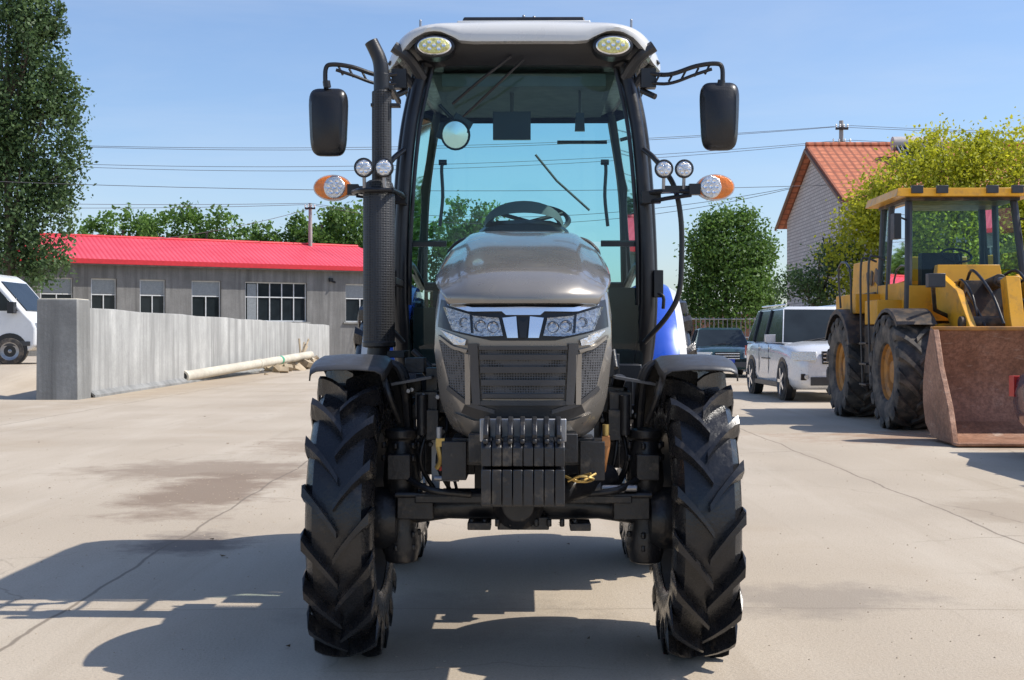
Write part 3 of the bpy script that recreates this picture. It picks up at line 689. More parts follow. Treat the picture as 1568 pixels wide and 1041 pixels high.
# ------------------------------------------------------------------ CARS
def car(name,loc,yaw,L,W,H,paint,suv=True,plate=(.02,.06,.4)):
    e=empty(name,loc,yaw); w=W/2; h=L/2
    pm=mat(name+'_paint',paint,.28,.1,.04,2,coat=.8)
    pl=mat(name+'_plate',plate,.4)
    bz=.61*H if suv else .62*H
    hz=.575*H if suv else .58*H
    P=Part('body')
    st=[(-h,.72,.32,.40*H),(-h+.04,.84,.28,.46*H),(-h+.14,.93,.25,hz-.08),(-h+.30,.98,.24,hz-.02),(-h+.6,1,.22,hz+.02),(-h+1.05,1,.22,bz-.02),(-h+1.3,1,.22,bz),(0,1,.22,bz+.02),(h-1.0,1,.22,bz+.03),(h-.3,.98,.24,bz+.02 if suv else bz),(h-.06,.93,.3,bz-.06),(h,.85,.36,bz-.12)]
    rings=[]
    for y,f,zb_,zt_ in st:
        a=w*f; r=[(0,zb_),(a*.86,zb_),(a*.96,zb_+.10),(a,zb_+.25),(a*.985,(zb_+zt_)/2+.03),(a*1.0,zt_-.24),(a*.965,zt_-.08),(a*.88,zt_-.02),(a*.5,zt_+.03),(0,zt_+.04)]
        full=[(x,y,z) for x,z in r]+[(-x,y,z) for x,z in reversed(r[1:-1])]
        rings.append(full)
    P.loft(rings,pm); P.done(e,ang=50)
    P=Part('greenhouse'); i=P.mi(pm); gi=P.mi('winglass')
    yb0,yb1=(-h+1.15,h-.15) if suv else (-h+1.2,h-.75)
    yt0,yt1=(-h+1.85,h-.5) if suv else (-h+2.0,h-1.35)
    b=[(-w*.93,yb0,bz-.02),(w*.93,yb0,bz-.02),(w*.93,yb1,bz-.02),(-w*.93,yb1,bz-.02)]
    t=[(-w*.74,yt0,H-.05),(w*.74,yt0,H-.05),(w*.74,yt1,H-.05),(-w*.74,yt1,H-.05)]
    B=[P.bm.verts.new(v) for v in b]; Tt=[P.bm.verts.new(v) for v in t]
    fs=[P.face([B[k],B[(k+1)%4],Tt[(k+1)%4],Tt[k]],i) for k in range(4)]
    mid=[P.bm.verts.new((x*.86,y*.95,H)) for x,y,z in t]
    for k in range(4): P.face([Tt[k],Tt[(k+1)%4],mid[(k+1)%4],mid[k]],i)
    P.face(mid,i)
    bmesh.ops.inset_individual(P.bm,faces=fs,thickness=.075,depth=-.008)
    for f in fs: f.material_index=gi
    P.done(e,bevel=.025,seg=3,ang=30)
    P=Part('trim')
    for sx in (-1,1):
        for yy in ((yb0+yb1)/2-.1,yb1-.75):
            P.tube([(sx*w*.935,yy,bz),(sx*w*.75,yy+.03,H-.06)],.035,'black',6)
        P.box((sx*(w+.09),yb0+.42,bz+.08),(.2,.12,.15),pm); 
        P.box((sx*w*.74,-h+.13,hz-.19),(w*.48,.22,.17),'lens',(0,0,sx*rad(22))); P.box((sx*w*.72,-h+.06,.48),(.22,.10,.12),'black'); P.cyl((sx*w*.72,-h+.04,.48),(sx*w*.72,-h+.0,.48),.05,'lens')
        P.box((sx*w*.86,h-.06,bz-.20),(.16,.14,.22),'redp')
        if suv: P.tube([(sx*w*.66,yt0+.1,H+.04),(sx*w*.66,yt1-.1,H+.04)],.02,'chrome',6)
        P.box((sx*(w+.0),0,bz-.33),(.02,.16*L,.025),'black'); P.box((sx*(w-.02),0,.3),(.06,L*.5,.1),'dgrey')
        for yy in (-.05*L,.14*L): P.box((sx*(w-.003),yy,bz-.35),(.012,.008,.6),'black'); P.box((sx*(w+.004),yy-.12,bz-.12),(.02,.16,.03),'chrome')
    P.box((0,-h+.02,hz-.22),(w*.84,.08,.24),'black'); 
    for k in range(3): P.box((0,-h-.025,hz-.30+.075*k),(w*.80,.02,.022),'chrome')
    P.box((0,-h+.04,.40),(w*1.3,.12,.16),'dgrey'); P.box((0,-h-.02,.52),(.44,.02,.14),pl); P.box((0,h+.01,.75),(.44,.02,.14),pl)
    for k in (-1,1): P.tube([(k*.1-.35,yb0+.02,bz+.02),(k*.1+.2,yb0+.12,bz+.10)],.012,'black',5)
    P.done(e,bevel=.02)
    P=Part('wheels'); rw=.38 if suv else .32
    for y in (-h+.9,h-.95):
        for sx in (-1,1):
            P.rev([(0,-.1),(rw+.07,-.1),(rw+.07,.012),(0,.012)],(sx*(w-.01),y,rw+.02),(sx,0,0),'black',28)
            P.rev([(rw-.1,-.2),(rw,-.18),(rw,.03),(rw-.03,.05),(rw-.11,.05)],(sx*(w-.02),y,rw),(sx,0,0),'rubold',28)
            P.rev([(rw-.11,.05),(rw-.13,.02),(.1,.0),(.05,.04),(0,.04)],(sx*(w-.015),y,rw),(sx,0,0),'rim',28)
            for k in range(5):
                a=k*2*math.pi/5; q=rw-.12
                P.box((sx*(w+.022),y+math.cos(a)*q*.5,rw+math.sin(a)*q*.5),(.02,q,.06),'chrome',(a,0,0))
    P.done(e)
    return e
car('white_suv',(6.22,26.2,0),rad(1.0),4.75,1.9,1.86,(.72,.73,.75),True)
car('parked_sedan',(6.62,40.3,0),rad(-3),4.6,1.8,1.52,(.02,.055,.06),False)
car('parked_car',(6.20,11.2,0),rad(-.5),4.7,1.84,1.48,(.02,.035,.07),False)
# van
V=empty('white_van',(-14.45,32.0,.56)); V.scale=(1,1,.93)
vw=mat('van_white_paint',(.78,.78,.77),.3,0,.04,2,coat=.5)
xz=lambda p,q,y:(p,y,q)
P=Part('body')
P.prism([(-2.7,.35),(2.55,.35),(2.72,.5),(2.74,.95),(2.66,1.15),(2.45,1.38),(1.75,2.25),(1.5,2.42),(.9,2.50),(-2.55,2.50),(-2.7,2.35)],xz,-1.0,1.0,vw)
P.done(V,bevel=.06,seg=3)
P=Part('windows_and_trim')
P.prism([(1.05,1.42),(2.30,1.42),(1.72,2.10),(1.10,2.15)],xz,-1.012,-.99,'winglass')
P.prism([(-.5,1.42),(.92,1.42),(.92,2.12),(-.5,2.12)],xz,-1.010,-.99,'winglass')
P.prism([(-2.4,1.42),(-.65,1.42),(-.65,2.12),(-2.35,2.12)],xz,-1.010,-.99,'winglass')
P.box((2.12,-.0,1.82),(.02,1.6,1.0),'winglass',(0,rad(-39),0))
P.box((2.2,-1.14,1.5),(.16,.2,.3),'black'); P.box((0,-1.01,.55),(5.2,.03,.12),'dgrey'); P.box((2.62,-.7,1.0),(.26,.5,.2),'lens'); P.box((2.74,0,.5),(.08,1.7,.25),'dgrey')
for x in (1.0,-.58): P.box((x,-1.003,1.3),(.012,.01,1.7),'dgrey')
P.box((.75,-1.01,1.25),(.2,.03,.04),'dgrey')
for x in (-1.7,2.1):
    P.rev([(0,-.1),(.43,-.1),(.43,.012),(0,.012)],(x,-1.0,.40),(0,-1,0),'black',28)
    P.rev([(.24,-.15),(.35,-.13),(.35,.03),(.24,.045)],(x,-1.0,.35),(0,-1,0),'rubold',28)
    P.rev([(.24,.04),(.2,.02),(.08,.0),(.0,.03)],(x,-1.0,.35),(0,-1,0),'steel',28)
P.done(V,bevel=.01)

# ------------------------------------------------------------------ GROUND
def sm(t): t=max(0,min(1,t)); return t*t*(3-2*t)
def gh(x,y): return .56*sm((y-23.5)/7)*sm((-x-9.7)/1.6)*(1-sm((y-44)/10))
P=Part('ground')
xs=[-900,-300,-120,-60,-40,-30,-24]+list(np.arange(-20,-12,1.0))+list(np.arange(-12,-9,.3))+[-6,-3,0,4,8,14,22,40,80,200,900]
ysg=[-200,-50,-10,0,5,10,16,20,22]+list(np.arange(23,33,.7))+[34,38,42,44,46,48,50,52,54,56,60,75,100,160,300,700,1800]
P.grid([[(x,y,gh(x,y)) for x in xs] for y in ysg],'black')
m,nt,b=newmat('beige_concrete'); Lk=nt.links  # warm beige is the concrete's own base colour
tc=N(nt,'ShaderNodeTexCoord').outputs['Object']
c=ramp(nt,noise(nt,tc,.55,8,.6),[(.3,(.41,.34,.255)),(.5,(.48,.402,.305)),(.7,(.54,.462,.360))])
c=mixc(nt,ramp(nt,noise(nt,tc,2.2,8,.7),[(.35,.0),(.75,.45)]),c,(.36,.29,.21))
c=mixc(nt,ramp(nt,noise(nt,tc,90,3,.6),[(.35,.5),(.55,0.)]),c,(.31,.255,.195))
c=mixc(nt,ramp(nt,noise(nt,tc,30,5,.75),[(.32,.6),(.42,0.)]),c,(.28,.225,.165))
c=mixc(nt,ramp(nt,noise(nt,tc,260,2,.5),[(.60,0),(.72,.6)]),c,(.64,.57,.47))
c=mixc(nt,ramp(nt,noise(nt,tc,.17,6,.62),[(.53,0),(.66,.6)]),c,(.35,.265,.175))
mpk=N(nt,'ShaderNodeMapping'); mpk.inputs['Scale'].default_value=(.5,.09,1); mpk.inputs['Rotation'].default_value=(0,0,.25); Lk.new(tc,mpk.inputs[0])
c=mixc(nt,ramp(nt,noise(nt,mpk.outputs[0],1.8,6,.65),[(.5,0),(.7,.4)]),c,(.59,.52,.42))
mpk=N(nt,'ShaderNodeMapping'); mpk.inputs['Scale'].default_value=(2.2,.12,1); mpk.inputs['Rotation'].default_value=(0,0,-.5); Lk.new(tc,mpk.inputs[0])
c=mixc(nt,ramp(nt,noise(nt,mpk.outputs[0],1.4,6,.65),[(.56,0),(.72,.4)]),c,(.33,.265,.19))
def spot(cx_,cy_,rx,ry,col,amt,c):
    mp=N(nt,'ShaderNodeMapping'); mp.vector_type='TEXTURE'; mp.inputs['Location'].default_value=(cx_,cy_,0); mp.inputs['Scale'].default_value=(rx,ry,1)
    Lk.new(tc,mp.inputs[0])
    ad=N(nt,'ShaderNodeVectorMath',operation='LENGTH'); Lk.new(mp.outputs[0],ad.inputs[0])
    nz=noise(nt,tc,1.9,9,.72)
    ma=N(nt,'ShaderNodeMath',operation='MULTIPLY_ADD'); Lk.new(nz,ma.inputs[0]); ma.inputs[1].default_value=2.2; Lk.new(ad.outputs['Value'],ma.inputs[2])
    mr=N(nt,'ShaderNodeMapRange'); Lk.new(ma.outputs[0],mr.inputs[0]); mr.inputs[1].default_value=1.55; mr.inputs[2].default_value=2.05; mr.inputs[3].default_value=amt; mr.inputs[4].default_value=0
    return mixc(nt,mr.outputs[0],c,col)
c=spot(-2.45,10.2,.7,1.9,(.19,.13,.085),.8,c)
c=spot(-2.75,11.8,1.6,1.1,(.22,.16,.11),.7,c)
c=spot(-2.0,14.5,1.2,1.5,(.25,.18,.12),.6,c)
c=spot(-1.95,7.6,.4,.6,(.13,.10,.08),.8,c)
c=spot(6.5,15.5,3.4,1.8,(.30,.17,.10),.75,c)
c=spot(-8.0,34,1.2,14,(.36,.28,.19),.7,c)
c=spot(1.4,6.0,.7,.5,(.24,.20,.16),.6,c)
c=spot(-.3,5.6,.8,.6,(.22,.18,.14),.5,c)
c=spot(3.6,9.0,.6,.9,(.30,.235,.165),.5,c)
sep=N(nt,'ShaderNodeSeparateXYZ')
wob=N(nt,'ShaderNodeTexNoise'); wob.inputs['Scale'].default_value=.9; wob.inputs['Detail'].default_value=6; Lk.new(tc,wob.inputs['Vector'])
wv=N(nt,'ShaderNodeVectorMath',operation='MULTIPLY_ADD'); Lk.new(wob.outputs['Color'],wv.inputs[0]); wv.inputs[1].default_value=(.16,.16,0); Lk.new(tc,wv.inputs[2])
Lk.new(wv.outputs[0],sep.inputs[0])
def joint(sock,off,period,w,amt,c):
    a=N(nt,'ShaderNodeMath',operation='ADD'); Lk.new(sock,a.inputs[0]); a.inputs[1].default_value=off
    p=N(nt,'ShaderNodeMath',operation='PINGPONG'); Lk.new(a.outputs[0],p.inputs[0]); p.inputs[1].default_value=period/2
    mr=N(nt,'ShaderNodeMapRange'); Lk.new(p.outputs[0],mr.inputs[0]); mr.inputs[1].default_value=w*.4; mr.inputs[2].default_value=w; mr.inputs[3].default_value=amt; mr.inputs[4].default_value=0
    return mixc(nt,mr.outputs[0],c,(.16,.125,.09))
c=joint(sep.outputs[0],2.05-.08,5.15,.014,.75,c)
c=joint(sep.outputs[1],-5.78-.08,6.0,.009,.40,c)
# hairline cracks
wv2=N(nt,'ShaderNodeVectorMath',operation='MULTIPLY_ADD'); Lk.new(wob.outputs['Color'],wv2.inputs[0]); wv2.inputs[1].default_value=(1.1,1.1,0); Lk.new(tc,wv2.inputs[2])
vo=N(nt,'ShaderNodeTexVoronoi'); vo.feature='DISTANCE_TO_EDGE'; vo.inputs['Scale'].default_value=.33; Lk.new(wv2.outputs[0],vo.inputs['Vector'])
cm=ramp(nt,vo.outputs['Distance'],[(.0,1),(.0028,0)]); mk=ramp(nt,noise(nt,tc,.4,4),[(.48,0),(.60,.5)])
mm=N(nt,'ShaderNodeMath',operation='MULTIPLY'); Lk.new(cm,mm.inputs[0]); Lk.new(mk,mm.inputs[1])
c=mixc(nt,mm.outputs[0],c,(.17,.135,.10))
Lk.new(c,b.inputs['Base Color']); b.inputs['Roughness'].default_value=.85
bn=N(nt,'ShaderNodeBump'); bn.inputs['Strength'].default_value=.45; bn.inputs['Distance'].default_value=.01
Lk.new(noise(nt,tc,70,6,.7),bn.inputs['Height']); Lk.new(bn.outputs[0],b.inputs['Normal'])
P.mats=[m]; M['ground']=m
P.done(None)
rg=random.Random(11)
P=Part('gravel'); gm=mat('pebbles',(.38,.31,.23),.9,0,.3,9)
for k in range(1500):
    y=rg.uniform(4.3,26)*rg.uniform(.6,1)+.8; x=rg.uniform(-.45,.45)*y*1.0
    if k%3==0: x=-2.4+rg.gauss(0,.7); y=10.5+rg.gauss(0,2.2)
    r=rg.uniform(.002,.0065)*(1+y/30); 
    vs=[(x+r*math.cos(a)*rg.uniform(.6,1.3),y+r*math.sin(a)*rg.uniform(.6,1.3),.0) for a in (0,1.25,2.5,3.8,5)]
    i=P.mi(gm); B=[P.bm.verts.new(v) for v in vs]; t=P.bm.verts.new((x,y,r*.8))
    for j in range(5): P.face([B[j],B[(j+1)%5],t],i)
P.done(None,smooth=False)
P=Part('fallen_leaves'); lm=mat('dry_leaf',(.12,.08,.035),.8)
for k in range(26):
    y=rg.uniform(5,22); x=rg.uniform(-.42,.42)*y; a=rg.uniform(0,6.28); r=rg.uniform(.012,.024)
    P.poly([(x+r*math.cos(a),y+r*math.sin(a),.012),(x-.5*r*math.sin(a),y+.5*r*math.cos(a),.006),(x-r*math.cos(a),y-r*math.sin(a),.014),(x+.5*r*math.sin(a),y-.5*r*math.cos(a),.005)],lm)
P.done(None,smooth=False)

# ------------------------------------------------------------------ CONCRETE WALL + PIPE
def concrete(name,col,streak=True):
    m,nt,b=newmat(name); Lk=nt.links; tc=N(nt,'ShaderNodeTexCoord').outputs['Object']
    c=ramp(nt,noise(nt,tc,.9,8,.65),[(.3,[x*.72 for x in col]),(.7,[min(1,x*1.18) for x in col])])
    if streak:
        mp=N(nt,'ShaderNodeMapping'); mp.inputs['Scale'].default_value=(3,1.6,.14); Lk.new(tc,mp.inputs[0])
        c=mixc(nt,ramp(nt,noise(nt,mp.outputs[0],1.3,6,.65),[(.42,0),(.66,.85)]),c,[x*.48 for x in col])
    c=mixc(nt,ramp(nt,noise(nt,tc,14,5,.7),[(.35,.35),(.6,0)]),c,[x*.6 for x in col])
    Lk.new(c,b.inputs['Base Color']); b.inputs['Roughness'].default_value=.9
    bn=N(nt,'ShaderNodeBump'); bn.inputs['Strength'].default_value=.5; bn.inputs['Distance'].default_value=.02
    Lk.new(noise(nt,tc,12,6,.7),bn.inputs['Height']); Lk.new(bn.outputs[0],b.inputs['Normal']); return m
M['conc']=concrete('weathered_concrete',(.44,.435,.41)); M['render']=concrete('grey_cement_render',(.25,.245,.235)); M['pipe']=concrete('pale_concrete_pipe',(.58,.53,.43),False); M['conc2']=concrete('grey_concrete_pillar',(.30,.30,.285))
W_=empty('concrete_wall')
P=Part('wall_panel')
n=20
pts=[(-8.62+(-9.35+8.62)*k/n,25.6+(64.5-25.6)*k/n) for k in range(n+1)]
rings=[]
for k,(x,y) in enumerate(pts):
    zt_=1.80+.015*math.sin(k*2.1)
    rings.append([(x,y,-.1),(x,y,zt_),(x-.02,y,zt_+.03),(x-.26,y,zt_+.03),(x-.28,y,zt_),(x-.28,y,-.1)])
P.loft(rings,'conc'); P.done(W_)
P=Part('end_pillar'); P.box((-8.96,25.2,.98),(.82,.8,2.0),'conc2',top=(.97,.97)); P.box((-8.96,25.2,1.985),(.76,.74,.03),'pipe'); P.done(W_,bevel=.03)
P=Part('base_strip'); P.loft([[(-8.50,25.7,-.05),(-8.50,25.7,.05),(-8.62,25.7,.14)],[(-9.22,64,-.05),(-9.22,64,.05),(-9.35,64,.14)]],'conc2'); P.done(W_)
P=Part('concrete_pipe')
a=Vector((-8.80,33.7,.17)); b_=Vector((-8.0,50,.52)); d=(b_-a).normalized()
P.tube([a,a+d*.25,a+d*.3,a+d*8,a+d*8.02,a+d*8.3,a+d*8.32,b_],[.16,.16,.145,.145,.165,.165,.145,.15],'pipe',20); 
P.tube([a-d*.002,a+d*.001],.11,'black',16)
P.tube([a+d*11,a+d*11.25],.155,mat('green_band',(.05,.35,.2),.5),20)
P.done(None)
P=Part('rubble_pile'); dm=mat('rubble',(.38,.30,.20),.9,0,.35,4,bump=.4)
for k in range(140):
    y=rg.gauss(50,3.0); x=-8.2+rg.gauss(0,.35)-.1; r=rg.uniform(.05,.2)
    P.box((x,y,r*.3+max(0,.35-abs(y-50)*.1)*rg.random()),(r*2,r*1.6,r),dm if rg.random()<.8 else 'pipe',(rg.random(),rg.random(),rg.random()*3))
for k in range(7): P.tube([(-8.3,49+rg.random(),.3),(-8.4+rg.uniform(-.4,.4),50+rg.random()*2,rg.uniform(.6,1.2))],.04,dm,6)
P.done(None,smooth=False)

# ------------------------------------------------------------------ WORKSHOP BUILDING
B=empty('workshop_building',(-24.1,61,0),math.atan2(.497,.867))
m,nt,b=newmat('red_sheet_roof'); tc=N(nt,'ShaderNodeTexCoord').outputs['Object']
wv=N(nt,'ShaderNodeTexWave'); wv.bands_direction='X'; wv.inputs['Scale'].default_value=1.3; nt.links.new(tc,wv.inputs[0])
c=ramp(nt,noise(nt,tc,.5),[(.3,(.70,.055,.08)),(.7,(.78,.085,.115))]); c=mixc(nt,ramp(nt,wv.outputs['Fac'],[(.0,.3),(.15,0)]),c,(.40,.02,.035))
nt.links.new(c,b.inputs['Base Color']); b.inputs['Roughness'].default_value=.45
bn=N(nt,'ShaderNodeBump'); bn.inputs['Distance'].default_value=.05; bn.inputs['Strength'].default_value=.6; nt.links.new(wv.outputs['Fac'],bn.inputs['Height']); nt.links.new(bn.outputs[0],b.inputs['Normal'])
M['redroof']=m
LB=20.6; DB=8; EZ=5.0
wins=[(1.2,2.75,1),(3.6,4.85,1),(6.0,7.3,1),(8.65,10.2,1),(11.5,14.95,3),(17.2,19.0,1)]
P=Part('walls')
xw=0
for a,b2,_ in wins:
    P.box(((xw+a)/2,.12,2.45),(a-xw,.24,5.1),'render')
    P.box(((a+b2)/2,.12,.975),(b2-a,.24,2.15),'render'); P.box(((a+b2)/2,.12,4.575),(b2-a,.24,.85),'render'); xw=b2
P.box(((xw+LB)/2,.12,2.45),(LB-xw,.24,5.1),'render')
P.box((.12,DB/2+.12,2.45),(.24,DB-.24,5.1),'render'); P.box((LB-.12,DB/2+.12,2.45),(.24,DB-.24,5.1),'render'); P.box((LB/2,DB+.12,2.45),(LB,.24,5.1),'render')
P.box((LB/2,DB/2,.05),(LB-.6,DB-.6,.1),'render')
P.done(B)
P=Part('windows'); wf=mat('white_window_frame',(.65,.66,.66),.5); up=mat('upper_pane',(.28,.30,.31),.25)
for a,b2,nn in wins:
    c0=(a+b2)/2; w=b2-a
    P.box((c0,.20,3.1),(w-.004,.03,2.1),'winglass')
    for z in (2.08,3.35,4.12): P.box((c0,.17,z),(w-.01,.07,.06),wf)
    n2=2 if nn==1 else 5
    for k in range(n2+1):
        if nn==1 and k==1: P.box((a+.04+(w-.08)*k/n2,.165,2.7),(.05,.07,1.28),wf)
        else: P.box((a+.04+(w-.08)*k/n2,.165,3.1),(.05,.07,2.08),wf)
    if nn==1: P.box((c0,.17,3.75),(w-.1,.04,.7),up)
    else: P.box((a+.4,.17,3.1),(.5,.04,1.9),up)
    P.box((c0,-.03,2.0),(w+.3,.14,.07),'conc')
P.done(B)
P=Part('roof'); RZ=6.55; o=.45
v=[(-o,-o,EZ),(LB+o,-o,EZ),(LB+o,DB+.24+o,EZ),(-o,DB+.24+o,EZ),(1.8,DB/2,RZ),(LB-1.0,DB/2,RZ)]
for f in ((0,1,5,4),(2,3,4,5),(3,0,4),(1,2,5)): P.poly([v[k] for k in f],'redroof')
P.poly([(x,y,z-.0) for x,y,z in v[:4]],'redroof')
rf=mat('red_fascia',(.65,.03,.04),.45)
P.box((LB/2,-o-.01,EZ-.02),(LB+2*o,.03,.24),rf); P.box((-o-.01,DB/2,EZ-.02),(.03,DB+1.1,.24),rf)
P.tube([v[4],v[5]],.09,rf,8); P.tube([v[0],v[4]],.07,rf,8)
P.box((LB/2,-.2,EZ-.17),(LB,.38,.06),'render')
P.done(B)
P=Part('wall_lamp'); P.box((16.3,-.08,4.35),(.2,.15,.2),'black'); P.tube([(16.3,-.05,4.3),(16.5,-.25,4.2)],.06,'black',8); P.done(B)

# ------------------------------------------------------------------ HOUSE
H_=empty('brick_house',(12.0,45,0))
m,nt,b=newmat('pale_brick'); tc=N(nt,'ShaderNodeTexCoord').outputs['Object']
sp=N(nt,'ShaderNodeSeparateXYZ'); nt.links.new(tc,sp.inputs[0]); ad=N(nt,'ShaderNodeMath',operation='ADD'); nt.links.new(sp.outputs[0],ad.inputs[0]); nt.links.new(sp.outputs[1],ad.inputs[1])
cb=N(nt,'ShaderNodeCombineXYZ'); nt.links.new(ad.outputs[0],cb.inputs[0]); nt.links.new(sp.outputs[2],cb.inputs[1])
br=N(nt,'ShaderNodeTexBrick'); br.inputs['Scale'].default_value=1.8; br.inputs['Color1'].default_value=(.66,.61,.58,1); br.inputs['Color2'].default_value=(.55,.50,.48,1); br.inputs['Mortar'].default_value=(.30,.28,.27,1); br.inputs['Mortar Size'].default_value=.035
nt.links.new(cb.outputs[0],br.inputs[0]); c=mixc(nt,ramp(nt,noise(nt,tc,.8,6),[(.4,0),(.8,.5)]),br.outputs[0],(.42,.38,.35)); nt.links.new(c,b.inputs['Base Color']); b.inputs['Roughness'].default_value=.9
M['brick']=m
m,nt,b=newmat('orange_roof_tile'); tc=N(nt,'ShaderNodeTexCoord').outputs['Object']
w1=N(nt,'ShaderNodeTexWave'); w1.bands_direction='X'; w1.inputs['Scale'].default_value=1.0; nt.links.new(tc,w1.inputs[0])
w2=N(nt,'ShaderNodeTexWave'); w2.bands_direction='Y'; w2.wave_profile='SAW'; w2.inputs['Scale'].default_value=.8; nt.links.new(tc,w2.inputs[0])
c=ramp(nt,noise(nt,tc,4,5,.7),[(.3,(.38,.10,.045)),(.7,(.68,.24,.12))]); c=mixc(nt,ramp(nt,w1.outputs['Fac'],[(.1,.7),(.4,0)]),c,(.2,.06,.03)); c=mixc(nt,ramp(nt,w2.outputs['Fac'],[(.05,.8),(.3,0)]),c,(.2,.07,.04))
nt.links.new(c,b.inputs['Base Color']); b.inputs['Roughness'].default_value=.8; M['tile']=m
P=Part('walls'); yzh=lambda p,q,x:(x,p,q)
P.prism([(0,0),(10,0),(10,6.25),(5,8.6),(0,6.25)],yzh,0,14,'brick'); P.done(H_)
P=Part('roof')
P.prism([(-.6,5.98),(5,8.66),(10.6,5.98),(10.6,6.12),(5,8.82),(-.6,6.12)],yzh,-.35,14.4,'tile'); P.tube([(-.35,5,8.84),(14.4,5,8.84)],.12,'tile',8)
P.prism([(-.62,5.9),(5,8.58),(10.62,5.9),(10.62,6.0),(5,8.68),(-.62,6.0)],yzh,-.42,-.34,mat('barge_board',(.28,.17,.12),.8)); P.done(H_)
P=Part('windows')
for y,z in ((3,1.9),(3.0,4.2),(7,1.9)):
    P.box((-.0,y,z),(.06,1.0,1.2),'winglass'); P.box((-.04,y,z),(.05,.07,1.2),wf); P.box((-.06,y,z-.65),(.2,1.2,.08),'conc')
for x in (2,5.5,9,12):
    for z in (1.8,4.7): P.box((x,0,z),(1.5,.06,1.4),'winglass'); P.box((x,-.04,z),(.08,.05,1.4),wf); P.box((x,-.05,z-.75),(1.7,.2,.08),'conc')
P.done(H_)
P=Part('wall_cables')
for k in range(9): P.tube([(-.06,.5+rg.random()*2,4.2+rg.random()*1.2),(-.1,1.5+rg.random(),3.4+rg.random()*.8),(-.06,2.5+rg.random()*2,4.3+rg.random()*1.2)],.025,'black',5,5)
P.tube([(-.05,1.2,6.0),(-.05,1.2,.3)],.05,'whitep',6); P.box((-.12,1.6,4.4),(.2,.3,.5),'dgrey'); P.rev([(.25,0),(.29,.02),(.25,.04),(.21,.02),(.25,0)],(-.1,1.9,4.3),(1,0,0),'black',16); P.rev([(.25,0),(.29,.02),(.25,.04),(.21,.02),(.25,0)],(-.1,2.4,4.7),(1,0,0),'black',16)
P.done(H_)
P=Part('solar_water_heater')
P.tube([(2.6,3.4,8.65),(4.6,3.4,8.65)],.27,mat('heater_tank',(.5,.45,.42),.4),16)
P.poly([(2.65,3.2,8.5),(4.55,3.2,8.5),(4.55,1.7,7.45),(2.65,1.7,7.45)],mat('solar_tubes',(.04,.05,.08),.2))
for k in range(11): P.tube([(2.7+.17*k,3.2,8.56),(2.7+.17*k,1.7,7.5)],.035,'steel',6)
for x in (2.7,4.5): P.tube([(x,3.4,8.5),(x,3.6,8.0)],.03,'steel',6); P.tube([(x,1.8,7.5),(x,1.8,7.1)],.03,'steel',6)
P.done(H_)
P=Part('brick_wall'); rb=mat('red_brick_old',(.28,.13,.09),.9,0,.3,3)
P.box((22,76,1.3),(34,.3,2.6),rb); P.box((22,76,2.65),(34.2,.4,.12),'conc'); P.done(None)
P=Part('metal_fence')
for k in range(26): P.tube([(7.3+k*.22,62,0),(7.3+k*.22,62,2.2)],.03,'steel',5)
for z in (.4,1.2,2.1): P.tube([(7.2,62,z),(13,62,z)],.035,'steel',5)
P.done(None)
P=Part('brick_shed'); P.box((8.9,68,1.2),(2.2,3,2.5),rb); P.box((8.9,68,2.5),(2.6,3.4,.12),'conc'); P.done(None,bevel=.02)

# ------------------------------------------------------------------ POLES AND WIRES
def pole(name,x,y,h,arms):
    P=Part(name); P.tube([(x,y,-.2),(x,y,h)],[.16,.1],'conc',10)
    for z,wd in arms:
        P.box((x,y-.12,z),(wd,.1,.1),'greas')
        for t in (-.45,-.15,.15,.45): P.rev([(.02,0),(.05,.04),(.03,.08),(.05,.12),(.01,.18)],(x+t*wd,y-.12,z+.05),(0,0,1),'whitep',8)
    P.done(None)
pole('utility_pole',15.8,60.5,11.6,((11.2,.6),(10.5,.9)))
pole('utility_pole.001',-11.6,72.5,8.9,((8.6,.6),))
pole('utility_pole.002',-38,60,12.2,((11.2,1.2),(10.6,1.4)))
P=Part('overhead_wires'); wm=mat('wire_grey',(.09,.09,.10),.6)
def wire(a,b,s,r=.011):
    a=Vector(a); b=Vector(b); pts=[]
    for k in range(25):
        t=k/24; p=a.lerp(b,t); p.z-=4*s*t*(1-t); pts.append(p)
    P.tube(pts,r,wm,4)
for dx,z,s in ((-.45,11.3,1.0),(.45,11.35,1.15),(-.5,10.6,1.2),(.5,10.65,1.45)):
    wire((15.8+dx,60.4,z),(-38+dx,60,z-.1),s); wire((15.8+dx,60.4,z),(70,48,z-.2),1.2)
for z,s,y in ((8.9,.7,72.4),(8.85,.9,72.6)):
    wire((-11.6,y,z),(-60,66,z+1.2),s,.013); wire((-11.6,y,z),(14,63,z-.2),s*1.6,.013)
wire((-11.6,72.5,8.6),(-19,66,6.3),.2,.014); wire((15.8,60.4,9.6),(12.0,50,8.0),.2)
wire((-45,40,8.2),(12.0,47,6.9),1.0,.010)
P.done(None)

